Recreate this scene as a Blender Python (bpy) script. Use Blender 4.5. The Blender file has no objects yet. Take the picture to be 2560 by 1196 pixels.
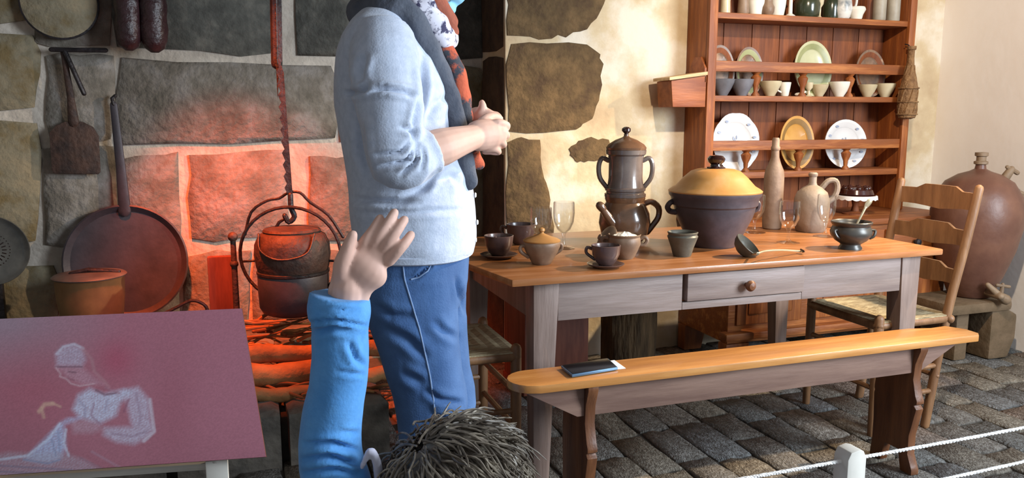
import bpy, bmesh, math, random
import numpy as np
from mathutils import Vector, Matrix, noise as mnoise
random.seed(7); np.random.seed(7)
scene = bpy.context.scene
COL = scene.collection

# ------------------------------------------------------------------ camera
FPX, CX, CY = 2000.0, 1280.0, 598.0          # focal length in pixels of the 2560 x 1196 frame
YAW, PITCH, CAMH = math.radians(18.97), math.radians(8.75), 1.20
sp, cp, sy, cy_ = math.sin(PITCH), math.cos(PITCH), math.sin(YAW), math.cos(YAW)
FWD = Vector((sy*cp, cy_*cp, -sp)); RGT = Vector((cy_, -sy, 0)); UPV = RGT.cross(FWD)
FH = Vector((sy, cy_, 0)); CAM = Vector((0, 0, CAMH))
cam_d = bpy.data.cameras.new('camera'); cam = bpy.data.objects.new('camera', cam_d); COL.objects.link(cam)
cam_d.sensor_width = 36.0; cam_d.lens = 36.0*FPX/2560.0; cam_d.clip_start = 0.02
cam.matrix_world = Matrix(((RGT.x, UPV.x, -FWD.x, CAM.x), (RGT.y, UPV.y, -FWD.y, CAM.y), (RGT.z, UPV.z, -FWD.z, CAM.z), (0, 0, 0, 1)))
scene.camera = cam

# ------------------------------------------------------------------ world, lights, exposure
scene.view_settings.view_transform = 'Standard'; scene.view_settings.look = 'None'
scene.view_settings.exposure = 0.0; scene.view_settings.gamma = 1.0
scene.view_settings.use_curve_mapping = False
wd = bpy.data.worlds.new('world'); scene.world = wd; wd.use_nodes = True
bg = wd.node_tree.nodes['Background']; bg.inputs[0].default_value = (0.86, 0.92, 1.0, 1); bg.inputs[1].default_value = 0.38

def aim(o, loc, target):
    o.location = loc
    o.rotation_euler = (Vector(target)-Vector(loc)).to_track_quat('-Z', 'Y').to_euler()
def spot(name, loc, target, power, col, deg, blend, rad):
    l = bpy.data.lights.new(name, 'SPOT'); l.energy = power; l.color = col; l.spot_size = math.radians(deg); l.spot_blend = blend; l.shadow_soft_size = rad
    o = bpy.data.objects.new(name, l); COL.objects.link(o); aim(o, loc, target); return o
def area(name, loc, target, power, col, w, h):
    l = bpy.data.lights.new(name, 'AREA'); l.energy = power; l.color = col; l.shape = 'RECTANGLE'; l.size = w; l.size_y = h
    o = bpy.data.objects.new(name, l); COL.objects.link(o); aim(o, loc, target); return o
WARM = (1.0, 0.77, 0.50)
spot('dresser_spot', (1.75, 1.55, 2.38), (3.15, 3.35, 1.05), 185, (1.0, 0.81, 0.60), 92, 0.8, 0.03)
spot('table_spot', (3.25, 2.10, 2.15), (1.35, 2.65, 0.72), 430, WARM, 62, 0.5, 0.025)
spot('hearth_red_spot', (-0.28, 2.95, 2.25), (0.08, 3.60, 0.5), 760, (1.0, 0.125, 0.024), 52, 0.85, 0.05)
area('window_daylight', (3.5, -0.3, 1.8), (0.6, 2.1, 0.85), 255, (0.78, 0.89, 1.0), 1.4, 1.6)

# ------------------------------------------------------------------ pixel -> place helpers (pixels of the photograph)
def ray(px, py): return FWD + RGT*((px-CX)/FPX) - UPV*((py-CY)/FPX)
def onZ(px, py, z): d = ray(px, py); return CAM + d*((z-CAMH)/d.z)
def onY(px, py, y): d = ray(px, py); return CAM + d*(y/d.y)
def onX(px, py, x): d = ray(px, py); return CAM + d*(x/d.x)
def onF(px, py, D): d = ray(px, py); return CAM + d*(D/d.dot(FH))
def onPlane(px, py, p0, n): d = ray(px, py); return CAM + d*((p0-CAM).dot(n)/d.dot(n))
def proj(P):
    v = P-CAM; t = v.dot(FWD); return (CX+FPX*v.dot(RGT)/t, CY-FPX*v.dot(UPV)/t)
def mpp(P): return (P-CAM).dot(FWD)/FPX          # metres per pixel at P

# ------------------------------------------------------------------ materials
def s2l(c):
    return tuple((x/12.92 if x <= 0.04045 else ((x+0.055)/1.055)**2.4) for x in c)
def hx(h): h = h.lstrip('#'); return s2l(tuple(int(h[i:i+2], 16)/255 for i in (0, 2, 4)))
MATS = {}
def M(name, c1, c2=None, scale=8, rough=0.6, metal=0.0, bump=0.0, bscale=None, stretch=(1, 1, 1), detail=6, lo=0.35, hi=0.65,
      c3=None, rnd=0.0, spec=0.5, trans=0.0, coat=0.0, sheen=0.0, ior=1.45):
    m = bpy.data.materials.new(name); m.use_nodes = True; nt = m.node_tree; N, L = nt.nodes, nt.links
    b = N['Principled BSDF']; b.inputs['Roughness'].default_value = rough; b.inputs['Metallic'].default_value = metal
    b.inputs['Specular IOR Level'].default_value = spec; b.inputs['Transmission Weight'].default_value = trans
    b.inputs['Coat Weight'].default_value = coat; b.inputs['Sheen Weight'].default_value = sheen; b.inputs['IOR'].default_value = ior
    c1 = hx(c1); c2 = hx(c2) if c2 else c1
    tc = N.new('ShaderNodeTexCoord'); mp = N.new('ShaderNodeMapping'); mp.inputs['Scale'].default_value = stretch
    oi = N.new('ShaderNodeObjectInfo')
    ad = N.new('ShaderNodeVectorMath'); ad.operation = 'ADD'; ml = N.new('ShaderNodeMath'); ml.operation = 'MULTIPLY'; ml.inputs[1].default_value = 17.0
    L.new(oi.outputs['Random'], ml.inputs[0]); L.new(tc.outputs['Object'], ad.inputs[0]); L.new(ml.outputs[0], ad.inputs[1]); L.new(ad.outputs[0], mp.inputs[0])
    nz = N.new('ShaderNodeTexNoise'); nz.inputs['Scale'].default_value = scale; nz.inputs['Detail'].default_value = detail; nz.inputs['Roughness'].default_value = 0.6
    L.new(mp.outputs[0], nz.inputs['Vector'])
    rp = N.new('ShaderNodeValToRGB'); e = rp.color_ramp.elements
    e[0].position = lo; e[0].color = (*c1, 1); e[1].position = hi; e[1].color = (*c2, 1)
    if c3:
        x = e.new((lo+hi)/2); x.color = (*hx(c3), 1)
    L.new(nz.outputs['Fac'], rp.inputs[0]); out = rp.outputs[0]
    if rnd:
        hs = N.new('ShaderNodeHueSaturation'); mr = N.new('ShaderNodeMapRange')
        mr.inputs['To Min'].default_value = 1-rnd; mr.inputs['To Max'].default_value = 1+rnd
        L.new(oi.outputs['Random'], mr.inputs['Value']); L.new(mr.outputs[0], hs.inputs['Value']); L.new(out, hs.inputs['Color']); out = hs.outputs[0]
    L.new(out, b.inputs['Base Color'])
    if bump:
        n2 = N.new('ShaderNodeTexNoise'); n2.inputs['Scale'].default_value = bscale or scale*3; n2.inputs['Detail'].default_value = 8
        L.new(mp.outputs[0], n2.inputs['Vector'])
        bp = N.new('ShaderNodeBump'); bp.inputs['Strength'].default_value = bump; bp.inputs['Distance'].default_value = 0.02
        L.new(n2.outputs['Fac'], bp.inputs['Height']); L.new(bp.outputs[0], b.inputs['Normal'])
    MATS[name] = m; return m
def attr_mat(name, attr, rough=0.6, bump=0.0, bscale=60, spec=0.5):
    m = bpy.data.materials.new(name); m.use_nodes = True; nt = m.node_tree; b = nt.nodes['Principled BSDF']
    a = nt.nodes.new('ShaderNodeVertexColor'); a.layer_name = attr; nt.links.new(a.outputs[0], b.inputs['Base Color'])
    b.inputs['Roughness'].default_value = rough; b.inputs['Specular IOR Level'].default_value = spec
    if bump:
        n2 = nt.nodes.new('ShaderNodeTexNoise'); n2.inputs['Scale'].default_value = bscale; tc = nt.nodes.new('ShaderNodeTexCoord')
        nt.links.new(tc.outputs['Object'], n2.inputs['Vector']); bp = nt.nodes.new('ShaderNodeBump'); bp.inputs['Strength'].default_value = bump; bp.inputs['Distance'].default_value = 0.01
        nt.links.new(n2.outputs['Fac'], bp.inputs['Height']); nt.links.new(bp.outputs[0], b.inputs['Normal'])
    MATS[name] = m; return m

# ------------------------------------------------------------------ object helpers
def link(name, mesh, mat, parent=None, smooth=None):
    o = bpy.data.objects.new(name, mesh); COL.objects.link(o)
    if mat is not None and len(mesh.materials) == 0: mesh.materials.append(mat)
    if parent is not None: o.parent = parent
    return o
def tag(o, label, cat, group=None):
    o['label'] = label; o['category'] = cat
    if group: o['group'] = group
    return o
def struct(o): o['kind'] = 'structure'; return o
def thing(name, label, cat, loc=(0, 0, 0), rz=0.0, group=None):
    o = bpy.data.objects.new(name, None); COL.objects.link(o); o.location = loc; o.rotation_euler = (0, 0, rz); o.empty_display_size = 0.05
    return tag(o, label, cat, group)
def dup(root, loc, rz=None, label=None, group=None):
    r = root.copy(); COL.objects.link(r); r.location = loc
    if rz is not None: r.rotation_euler = (0, 0, rz)
    if label: r['label'] = label
    if group: r['group'] = group
    for ch in list(root.children):
        c = ch.copy(); COL.objects.link(c); c.parent = r
        for g in ch.children:
            d = g.copy(); COL.objects.link(d); d.parent = c
    return r

class MB:
    """collects geometry and makes ONE mesh object"""
    def __init__(s): s.v = []; s.f = []; s.off = Vector((0, 0, 0))
    def add(s, vs, fs):
        n = len(s.v); s.v += [tuple(Vector(p)-s.off) for p in vs]; s.f += [tuple(i+n for i in f) for f in fs]; return s
    def bm(s, bm):
        bm.verts.ensure_lookup_table(); bm.verts.index_update()
        s.add([v.co.copy() for v in bm.verts], [[v.index for v in f.verts] for f in bm.faces]); bm.free(); return s
    def box(s, lo, hi, bev=0.004, mat=None, seg=2):
        bm = bmesh.new(); bmesh.ops.create_cube(bm, size=1)
        lo, hi = Vector(lo), Vector(hi)
        for v in bm.verts: v.co = Vector([lo[i]+(v.co[i]+0.5)*(hi[i]-lo[i]) for i in range(3)])
        if bev: bmesh.ops.bevel(bm, geom=list(bm.edges), offset=bev, segments=seg, affect='EDGES', profile=0.6)
        if mat is not None: bmesh.ops.transform(bm, matrix=mat, verts=bm.verts)
        return s.bm(bm)
    def hexa(s, p8, bev=0.004):
        bm = bmesh.new(); vs = [bm.verts.new(p) for p in p8]
        for f in ((0, 3, 2, 1), (4, 5, 6, 7), (0, 1, 5, 4), (1, 2, 6, 5), (2, 3, 7, 6), (3, 0, 4, 7)): bm.faces.new([vs[i] for i in f])
        bmesh.ops.recalc_face_normals(bm, faces=bm.faces)
        if bev: bmesh.ops.bevel(bm, geom=list(bm.edges), offset=bev, segments=2, affect='EDGES', profile=0.6)
        return s.bm(bm)
    def prism(s, pts, vec, bev=0.0):
        """closed outline (3D points) pushed along vec"""
        bm = bmesh.new(); a = [bm.verts.new(p) for p in pts]; b = [bm.verts.new(Vector(p)+Vector(vec)) for p in pts]; n = len(a)
        bm.faces.new(a); bm.faces.new(b[::-1])
        for i in range(n): bm.faces.new((a[i], b[i], b[(i+1) % n], a[(i+1) % n]))
        bmesh.ops.recalc_face_normals(bm, faces=bm.faces)
        if bev:
            ed = [e for e in bm.edges if e.calc_face_angle(0) > 0.6]
            bmesh.ops.bevel(bm, geom=ed, offset=bev, segments=2, affect='EDGES', profile=0.6)
        return s.bm(bm)
    def lathe(s, prof, c=(0, 0, 0), seg=36, mat=None, sx=1, sy_=1):
        vs, fs = [], []; n = len(prof); c = Vector(c)
        for (r, z) in prof:
            for k in range(seg):
                a = 2*math.pi*k/seg; p = Vector((r*math.cos(a)*sx, r*math.sin(a)*sy_, z))
                vs.append((mat @ p if mat is not None else p)+c)
        for i in range(n-1):
            for k in range(seg):
                k2 = (k+1) % seg; fs.append((i*seg+k, i*seg+k2, (i+1)*seg+k2, (i+1)*seg+k))
        if prof[0][0] > 1e-5: fs.append(tuple(range(seg))[::-1])
        if prof[-1][0] > 1e-5: fs.append(tuple((n-1)*seg+k for k in range(seg)))
        return s.add(vs, fs)
    def tube(s, pts, rad, seg=10, cap=True, flat=None, closed=False):
        """swept tube; rad number or list; flat=(vec, ratio) flattens the section along vec"""
        pts = [Vector(p) for p in pts]; n = len(pts)
        rad = [rad]*n if isinstance(rad, (int, float)) else list(rad)
        if cap and not closed:      # rounded ends
            d0 = (pts[0]-pts[1]).normalized(); d1 = (pts[-1]-pts[-2]).normalized(); r0, r1 = rad[0], rad[-1]
            pts = [pts[0]+d0*r0*0.95, pts[0]+d0*r0*0.6]+pts+[pts[-1]+d1*r1*0.6, pts[-1]+d1*r1*0.95]
            rad = [r0*0.3, r0*0.8]+rad+[r1*0.8, r1*0.3]; n += 4
        T = []
        for i in range(n):
            a = pts[(i-1) % n] if (closed or i > 0) else pts[i]; b = pts[(i+1) % n] if (closed or i < n-1) else pts[i]
            T.append((b-a).normalized())
        u = T[0].orthogonal().normalized(); vs, fs = [], []
        for i in range(n):
            u = (u-T[i]*u.dot(T[i])); u = u.normalized() if u.length > 1e-6 else T[i].orthogonal().normalized(); w = T[i].cross(u)
            for k in range(seg):
                a = 2*math.pi*k/seg; o = (u*math.cos(a)+w*math.sin(a))*rad[i]
                if flat is not None: fv = Vector(flat[0]).normalized(); o = o-fv*o.dot(fv)*(1-flat[1])
                vs.append(pts[i]+o)
        m = n if closed else n-1
        for i in range(m):
            j = (i+1) % n
            for k in range(seg):
                k2 = (k+1) % seg; fs.append((i*seg+k, i*seg+k2, j*seg+k2, j*seg+k))
        if not closed: fs.append(tuple(range(seg))[::-1]); fs.append(tuple((n-1)*seg+k for k in range(seg)))
        return s.add(vs, fs)
    def rings(s, R, seg=28, p=2.3):
        """loft through rings (centre, axis1, axis2) of super-ellipses"""
        vs, fs = [], []; n = len(R)
        for (c, a1, a2) in R:
            for k in range(seg):
                t = 2*math.pi*k/seg; ct, st = math.cos(t), math.sin(t)
                x = math.copysign(abs(ct)**(2/p), ct); y = math.copysign(abs(st)**(2/p), st)
                vs.append(Vector(c)+Vector(a1)*x+Vector(a2)*y)
        for i in range(n-1):
            for k in range(seg):
                k2 = (k+1) % seg; fs.append((i*seg+k, i*seg+k2, (i+1)*seg+k2, (i+1)*seg+k))
        fs.append(tuple(range(seg))[::-1]); fs.append(tuple((n-1)*seg+k for k in range(seg)))
        return s.add(vs, fs)
    def ball(s, c, r, mat=None, seg=20, rin=12):
        r = Vector((r, r, r)) if isinstance(r, (int, float)) else Vector(r)
        prof = [(math.sin(math.pi*i/rin), -math.cos(math.pi*i/rin)) for i in range(rin+1)]; prof[0] = (0.02, -1); prof[-1] = (0.02, 1)
        S = Matrix.Diagonal(r); S = (mat @ S) if mat is not None else S
        return s.lathe(prof, c, seg, S)
    def mesh(s, name, smooth=True, ang=40):
        me = bpy.data.meshes.new(name); me.from_pydata(s.v, [], s.f); me.update()
        bm = bmesh.new(); bm.from_mesh(me); bmesh.ops.recalc_face_normals(bm, faces=bm.faces); bm.to_mesh(me); bm.free()
        if smooth:
            me.shade_smooth(); me.set_sharp_from_angle(angle=math.radians(ang))
        return me
    def obj(s, name, mat, parent=None, smooth=True, ang=40): return link(name, s.mesh(name, smooth, ang), mat, parent)

def remesh(mb, voxel, smooth_it=4, name='tmp'):
    """one continuous skin over everything collected in mb"""
    me = mb.mesh(name, False); o = bpy.data.objects.new(name, me); COL.objects.link(o)
    r = o.modifiers.new('r', 'REMESH'); r.mode = 'VOXEL'; r.voxel_size = voxel; r.use_smooth_shade = True
    if smooth_it:
        q = o.modifiers.new('s', 'SMOOTH'); q.iterations = smooth_it; q.factor = 0.5
    dg = bpy.context.evaluated_depsgraph_get(); ev = o.evaluated_get(dg)
    out = bpy.data.meshes.new_from_object(ev); bpy.data.objects.remove(o); out.shade_smooth(); return out
def bez(P, n=24):
    """smooth curve through points (Catmull-Rom)"""
    P = [Vector(p) for p in P]; Q = [P[0]*2-P[1]]+P+[P[-1]*2-P[-2]]; out = []
    seg = len(P)-1; per = max(2, n//seg)
    for i in range(seg):
        p0, p1, p2, p3 = Q[i:i+4]
        for k in range(per):
            t = k/per; out.append(0.5*((2*p1)+(-p0+p2)*t+(2*p0-5*p1+4*p2-p3)*t*t+(-p0+3*p1-3*p2+p3)*t**3))
    out.append(P[-1]); return out
def interp(xs, ys, n):
    t = np.linspace(xs[0], xs[-1], n); return t, np.interp(t, xs, ys)
# ------------------------------------------------------------------ palette
M('plaster_warm', 'B49C7C', 'DACEBA', 2.6, 0.9, bump=0.35, bscale=14, c3='C6B290', lo=0.36, hi=0.60)
M('plaster_white', 'EEE8E2', 'F4F0EC', 1.2, 0.92, bump=0.12, bscale=10)
M('mortar', 'A0968A', 'C0B5A8', 6, 0.95, bump=0.5, bscale=30)
M('stone_grey', '5E584F', '86807A', 9, 0.92, bump=0.55, bscale=34, c3='726B62', rnd=0.10)
M('stone_dark', '3F3E39', '605D55', 10, 0.92, bump=0.5, bscale=34, c3='4C4B45', rnd=0.08)
M('stone_ochre', '6A5A3C', '8B7C62', 7, 0.92, bump=0.5, bscale=34, c3='79705C', rnd=0.10)
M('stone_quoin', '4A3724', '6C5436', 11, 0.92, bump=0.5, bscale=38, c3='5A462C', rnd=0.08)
M('stone_reveal_shaded', '3A2B22', '54412F', 11, 0.95, bump=0.4, bscale=38, rnd=0.08)  # darker than the quoins: shade on the jamb's inner face is in this colour
M('hearth_stone', '4B4640', '6E665C', 9, 0.9, bump=0.5, bscale=30, rnd=0.12)
M('floor_joint', '37332E', '4A443C', 20, 0.95)
M('ceiling_boards', '5A4A3A', '6E5C48', 5, 0.9)
M('wood_dresser', '763F1C', 'A4622E', 3.0, 0.55, stretch=(9, 9, 1.0), bump=0.15, bscale=14, c3='84481F', rnd=0.08)
M('wood_dresser_h', '7A4420', 'A86834', 3.0, 0.55, stretch=(1, 9, 9), bump=0.15, bscale=14, c3='84481F', rnd=0.06)
M('wood_back', '5E3018', '844822', 3.0, 0.7, stretch=(9, 9, 1.0), bump=0.15, bscale=14, rnd=0.12)
M('wood_table', '8A5630', 'A4704A', 2.6, 0.32, stretch=(1, 10, 10), bump=0.06, bscale=14, c3='96623A', coat=0.15)
M('wood_apron', '786862', '92827C', 2.6, 0.5, stretch=(1, 10, 10), bump=0.08, bscale=14, c3='86766E')
M('wood_leg', '6E5A50', '8A766C', 2.6, 0.5, stretch=(10, 10, 1), bump=0.08, bscale=14)
M('wood_bench', 'A8713C', 'C68E52', 2.2, 0.36, stretch=(1, 9, 9), bump=0.06, bscale=14, c3='B67C42', coat=0.1)
M('wood_bench_side', '6A5046', '866A5C', 2.2, 0.5, stretch=(1, 9, 9), bump=0.08, bscale=14)
M('wood_bench_leg', '4E2C18', '74482A', 2.4, 0.45, stretch=(9, 9, 1), bump=0.1, bscale=14)
M('wood_chair', '6B4A30', '8B6544', 3, 0.5, stretch=(8, 8, 1.5), bump=0.08, bscale=14)
M('rush', '7C6C50', 'B0A07E', 30, 0.85, bump=0.5, bscale=60, stretch=(1, 6, 1))
M('wood_box', '7A3F1E', '9C5A30', 4, 0.55, stretch=(1, 8, 8), bump=0.1, bscale=14)
M('wood_box_top', 'B89468', 'D4B68C', 4, 0.6, stretch=(1, 8, 8))
M('bark', '3C2E1E', '6A543A', 8, 0.9, bump=0.9, bscale=20, stretch=(3, 3, 0.6))
M('chest_wood', '5A2C1E', '74402E', 5, 0.6, stretch=(6, 6, 1))
M('iron', '1E1B1C', '322C2E', 20, 0.5, metal=0.35, bump=0.25, bscale=60)
M('iron_rust', '2E2320', '4A352C', 16, 0.65, metal=0.2, bump=0.3, bscale=50)
M('pan_black', '322E33', '423C42', 9, 0.5, metal=0.2, bump=0.05, bscale=60)
M('copper_old', '6E5238', '8A6A48', 8, 0.45, metal=0.35)
M('steel_dull', '5A5A58', '73726E', 12, 0.45, metal=0.5)
M('sausage', '261618', '3A2224', 12, 0.35, bump=0.4, bscale=40)
M('stick', '6A4426', '9A6C40', 8, 0.8, stretch=(1, 1, 1), rnd=0.3)
M('log', '7A5632', 'A88050', 6, 0.8, bump=0.6, bscale=20, rnd=0.2)
M('paper_white', 'E8E6E2', 'F0EEEA', 4, 0.7)
M('phone_black', '111318', '16181E', 4, 0.18)
M('phone_edge', '5C7C9C', '7494B0', 4, 0.25, metal=0.6)
M('post_white', 'BDB8AE', 'CFCAC0', 6, 0.6)
M('rope', 'E4E0DC', 'F2F0EC', 40, 0.8, bump=0.4, bscale=150)
# pottery
M('clay_glaze', '58402E', '7E5C42', 9, 0.22, c3='6A4C38', coat=0.5)
M('clay_pot', '544842', '766860', 7, 0.22, coat=0.6, c3='645650')
M('clay_brown', '6E5644', '8E7660', 8, 0.5, bump=0.1)
M('clay_lid', '9A6C3C', 'B4864E', 6, 0.45)
M('cup_dark', '40302E', '5C4844', 9, 0.28, coat=0.3)
M('crock_blue', '423A3C', '5C5054', 6, 0.45, c3='4C4246', bump=0.1)
M('crock_lid', 'AC7840', 'C89C6C', 4, 0.45, c3='BA884C')
M('knob_dark', '1E0E0C', '301814', 6, 0.15, coat=0.6)
M('stoneware', '685446', '7E6A5A', 10, 0.6, bump=0.15)
M('stoneware_grey', '6E6052', '84766A', 10, 0.6, bump=0.15)
M('pot_green', '4E4A40', '646054', 9, 0.45, bump=0.1)
M('pewter', '34322F', '4A4844', 9, 0.35, metal=0.35)
M('spoon_metal', 'A89C80', 'C0B498', 8, 0.35, metal=0.5)
M('sugar', 'E8E4DC', 'F4F2EC', 30, 0.9, bump=0.6, bscale=80)
M('coffee', '1A100C', '24160F', 5, 0.1)
M('faience', 'CAC8C6', 'D6D4D2', 5, 0.22, coat=0.4)
M('faience_pattern', '7C869C', 'A8AEBA', 40, 0.3, coat=0.3)
M('yellow_dish', 'B8823C', 'CC9A52', 5, 0.3, coat=0.3)
M('yellow_rim', '7A5C34', '927040', 8, 0.4)
M('green_plate', 'A8A680', 'BEBC98', 6, 0.3, coat=0.3)
M('green_rim', '84865A', '9C9C70', 8, 0.35)
M('patterned_plate', '8C6A50', 'A88468', 12, 0.4, c3='6E5848')
M('bowl_blue', '5A5A5E', '74747A', 8, 0.35, coat=0.2)
M('bowl_cream', 'B0A080', 'C6B898', 8, 0.35, coat=0.2)
M('bowl_white', 'CFC8BA', 'E0DACC', 8, 0.35, coat=0.2)
M('bottle_green', '22281A', '363A28', 6, 0.2, coat=0.4)
M('bottle_grey', '8C8272', 'A39A8A', 10, 0.5)
M('jug_floral', 'C8C4BC', '5C6468', 14, 0.35, lo=0.45, hi=0.7)
M('wicker', '6A4A2C', '8E6A44', 30, 0.8, bump=0.6, bscale=90)
M('cake_dark', '2A1210', '42201A', 12, 0.2, coat=0.4)
M('jar_clay', '5C3C30', '74503F', 5, 0.42, c3='684638', bump=0.12, bscale=20)
M('jar_fittings', '6E5A46', '88725A', 8, 0.6, bump=0.3)
M('stand_stone', '54442F', '6E5A44', 7, 0.85, bump=0.4)
# cloth and skin
M('skin', 'C99F8C', 'D9B4A2', 6, 0.55, spec=0.3)
M('skin_child', 'C69C8A', 'D6B0A0', 6, 0.55, spec=0.3)
M('cardigan', 'ACB6C8', 'BAC3D4', 60, 0.9, bump=0.12, bscale=220, sheen=0.2)
M('denim', '34527F', '4A6C9C', 5, 0.9, bump=0.15, bscale=240, c3='3E5E8C')
M('denim_seam', '7890B4', '8CA2C2', 60, 0.9)
M('scarf_grey', '474C58', '5C616C', 14, 0.9, bump=0.2, bscale=90)
M('scarf_orange', '3E4048', 'B4563C', 9, 0.9, lo=0.44, hi=0.48, bump=0.2, bscale=90)
M('scarf_spotted', 'D8D6E2', '3E3C58', 42, 0.9, lo=0.50, hi=0.58)
M('scarf_rust', '8C4A38', 'A45C46', 12, 0.85, bump=0.2, bscale=90)
M('mask_blue', '7EC2E2', '94CEE8', 20, 0.8)
M('hair_brown', '4A3626', '6A4E36', 30, 0.6)
M('shoe_dark', '2A2826', '3A3836', 10, 0.6)
M('sleeve_blue', '4A8CCB', '5A9AD6', 30, 0.85, bump=0.1, bscale=200, sheen=0.15)
M('shirt_pale', 'C4C2D4', 'D4D2E0', 20, 0.85)
M('hair_curl', '4C4238', '9A8F7E', 30, 0.5, c3='6A6054', rnd=0.0)
def thin_glass():
    """thin-walled clear glass: clear straight through, mirror-like at grazing angles"""
    m = bpy.data.materials.new('clear_glass'); m.use_nodes = True; nt = m.node_tree; N = nt.nodes; N.remove(N['Principled BSDF'])
    tr = N.new('ShaderNodeBsdfTransparent'); tr.inputs[0].default_value = (0.975, 0.98, 0.98, 1); gl = N.new('ShaderNodeBsdfGlossy'); gl.inputs['Roughness'].default_value = 0.06
    lw = N.new('ShaderNodeLayerWeight'); lw.inputs['Blend'].default_value = 0.42; mx = N.new('ShaderNodeMixShader')
    mr = N.new('ShaderNodeMapRange'); mr.inputs['From Min'].default_value = 0.25; mr.inputs['To Min'].default_value = 0.06; mr.inputs['To Max'].default_value = 0.62; nt.links.new(lw.outputs['Facing'], mr.inputs['Value']); nt.links.new(mr.outputs[0], mx.inputs[0]); nt.links.new(tr.outputs[0], mx.inputs[1]); nt.links.new(gl.outputs[0], mx.inputs[2]); nt.links.new(mx.outputs[0], N['Material Output'].inputs[0])
    MATS['clear_glass'] = m; return m
m_glass = thin_glass()
# floor stones: a colour for each stone
def stone_set():
    m = M('paving', '6A645E', 'A8A49E', 10, 0.5, bump=0.9, bscale=26, c3='86827C')
    nt = m.node_tree; b = nt.nodes['Principled BSDF']; src = b.inputs['Base Color'].links[0].from_socket
    oi = nt.nodes.new('ShaderNodeObjectInfo'); rp = nt.nodes.new('ShaderNodeValToRGB'); rp.color_ramp.interpolation = 'CONSTANT'
    cols = ['8C8A88', '7A8088', '9A9080', '84807C', 'A08A7C', '767C80', '8E867A', '9C948C']; e = rp.color_ramp.elements
    e[0].color = (*hx(cols[0]), 1); e[1].position = 1/8; e[1].color = (*hx(cols[1]), 1)
    for i in range(2, 8): x = e.new(i/8); x.color = (*hx(cols[i]), 1)
    mx = nt.nodes.new('ShaderNodeMixRGB'); mx.blend_type = 'OVERLAY'; mx.inputs[0].default_value = 0.75
    nt.links.new(oi.outputs['Random'], rp.inputs[0]); nt.links.new(src, mx.inputs[1]); nt.links.new(rp.outputs[0], mx.inputs[2]); nt.links.new(mx.outputs[0], b.inputs['Base Color'])
stone_set()
MT = MATS

# ------------------------------------------------------------------ the room
JX, WY, HY, SX = 1.20, 3.59, 3.96, 3.80      # fireplace jamb, plaster wall, hearth wall, right wall
floor = struct(MB().box((-2.4, -0.6, -0.12), (SX+0.15, 4.2, -0.014), 0).obj('floor', MT['floor_joint']))
wall_back = struct(MB().box((JX, WY, -0.02), (SX+0.01, HY+0.14, 2.8), 0.012).obj('wall_back', MT['plaster_warm']))
wall_hearth = struct(MB().box((-2.4, HY, -0.02), (JX-0.001, HY+0.14, 2.8), 0).obj('wall_hearth', MT['mortar']))
wall_right = struct(MB().box((SX, 0.6, -0.02), (SX+0.15, HY+0.14, 2.8), 0).obj('wall_right', MT['plaster_white']))
wall_left = struct(MB().box((-2.5, 0.6, -0.02), (-2.4, HY+0.14, 2.8), 0).obj('wall_left', MT['mortar']))
ceiling = struct(MB().box((-2.5, 0.9, 2.8), (SX+0.15, HY+0.14, 2.9), 0).obj('ceiling', MT['ceiling_boards']))

def stone(parent, px, pl, nrm, mat, depth=0.03, jit=0.012, inset=0.018, name='stone', per=3, world=None, back=0.012):
    """an uneven stone on a wall: outline in photo pixels carried onto the wall plane"""
    P = world or [pl(x, y) for (x, y) in px]; nrm = Vector(nrm); n = len(P); out = []
    t1 = (P[1]-P[0]).normalized(); t2 = nrm.cross(t1); C = sum(P, Vector())/n
    for i in range(n):
        a, b = P[i], P[(i+1) % n]
        for k in range(per):
            q = a.lerp(b, k/per)
            if k == 0: q = q.lerp(C, 0.035)
            out.append(q+t1*random.uniform(-jit, jit)+t2*random.uniform(-jit, jit))
    m = len(out); vs = [p-nrm*back for p in out]+[p+nrm*depth*0.45 for p in out]
    vs += [p.lerp(C, min(0.3, inset/max(1e-4, (p-C).length)))+nrm*(depth+random.uniform(-0.004, 0.004)) for p in out]+[C+nrm*(depth+0.004)]
    fs = []
    for l in range(2):
        for i in range(m): j = (i+1) % m; fs.append((l*m+i, l*m+j, (l+1)*m+j, (l+1)*m+i))
    for i in range(m): fs.append((2*m+i, 2*m+(i+1) % m, 3*m))
    return MB().add(vs, fs).obj(name, mat, parent, True, 50)

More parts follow.
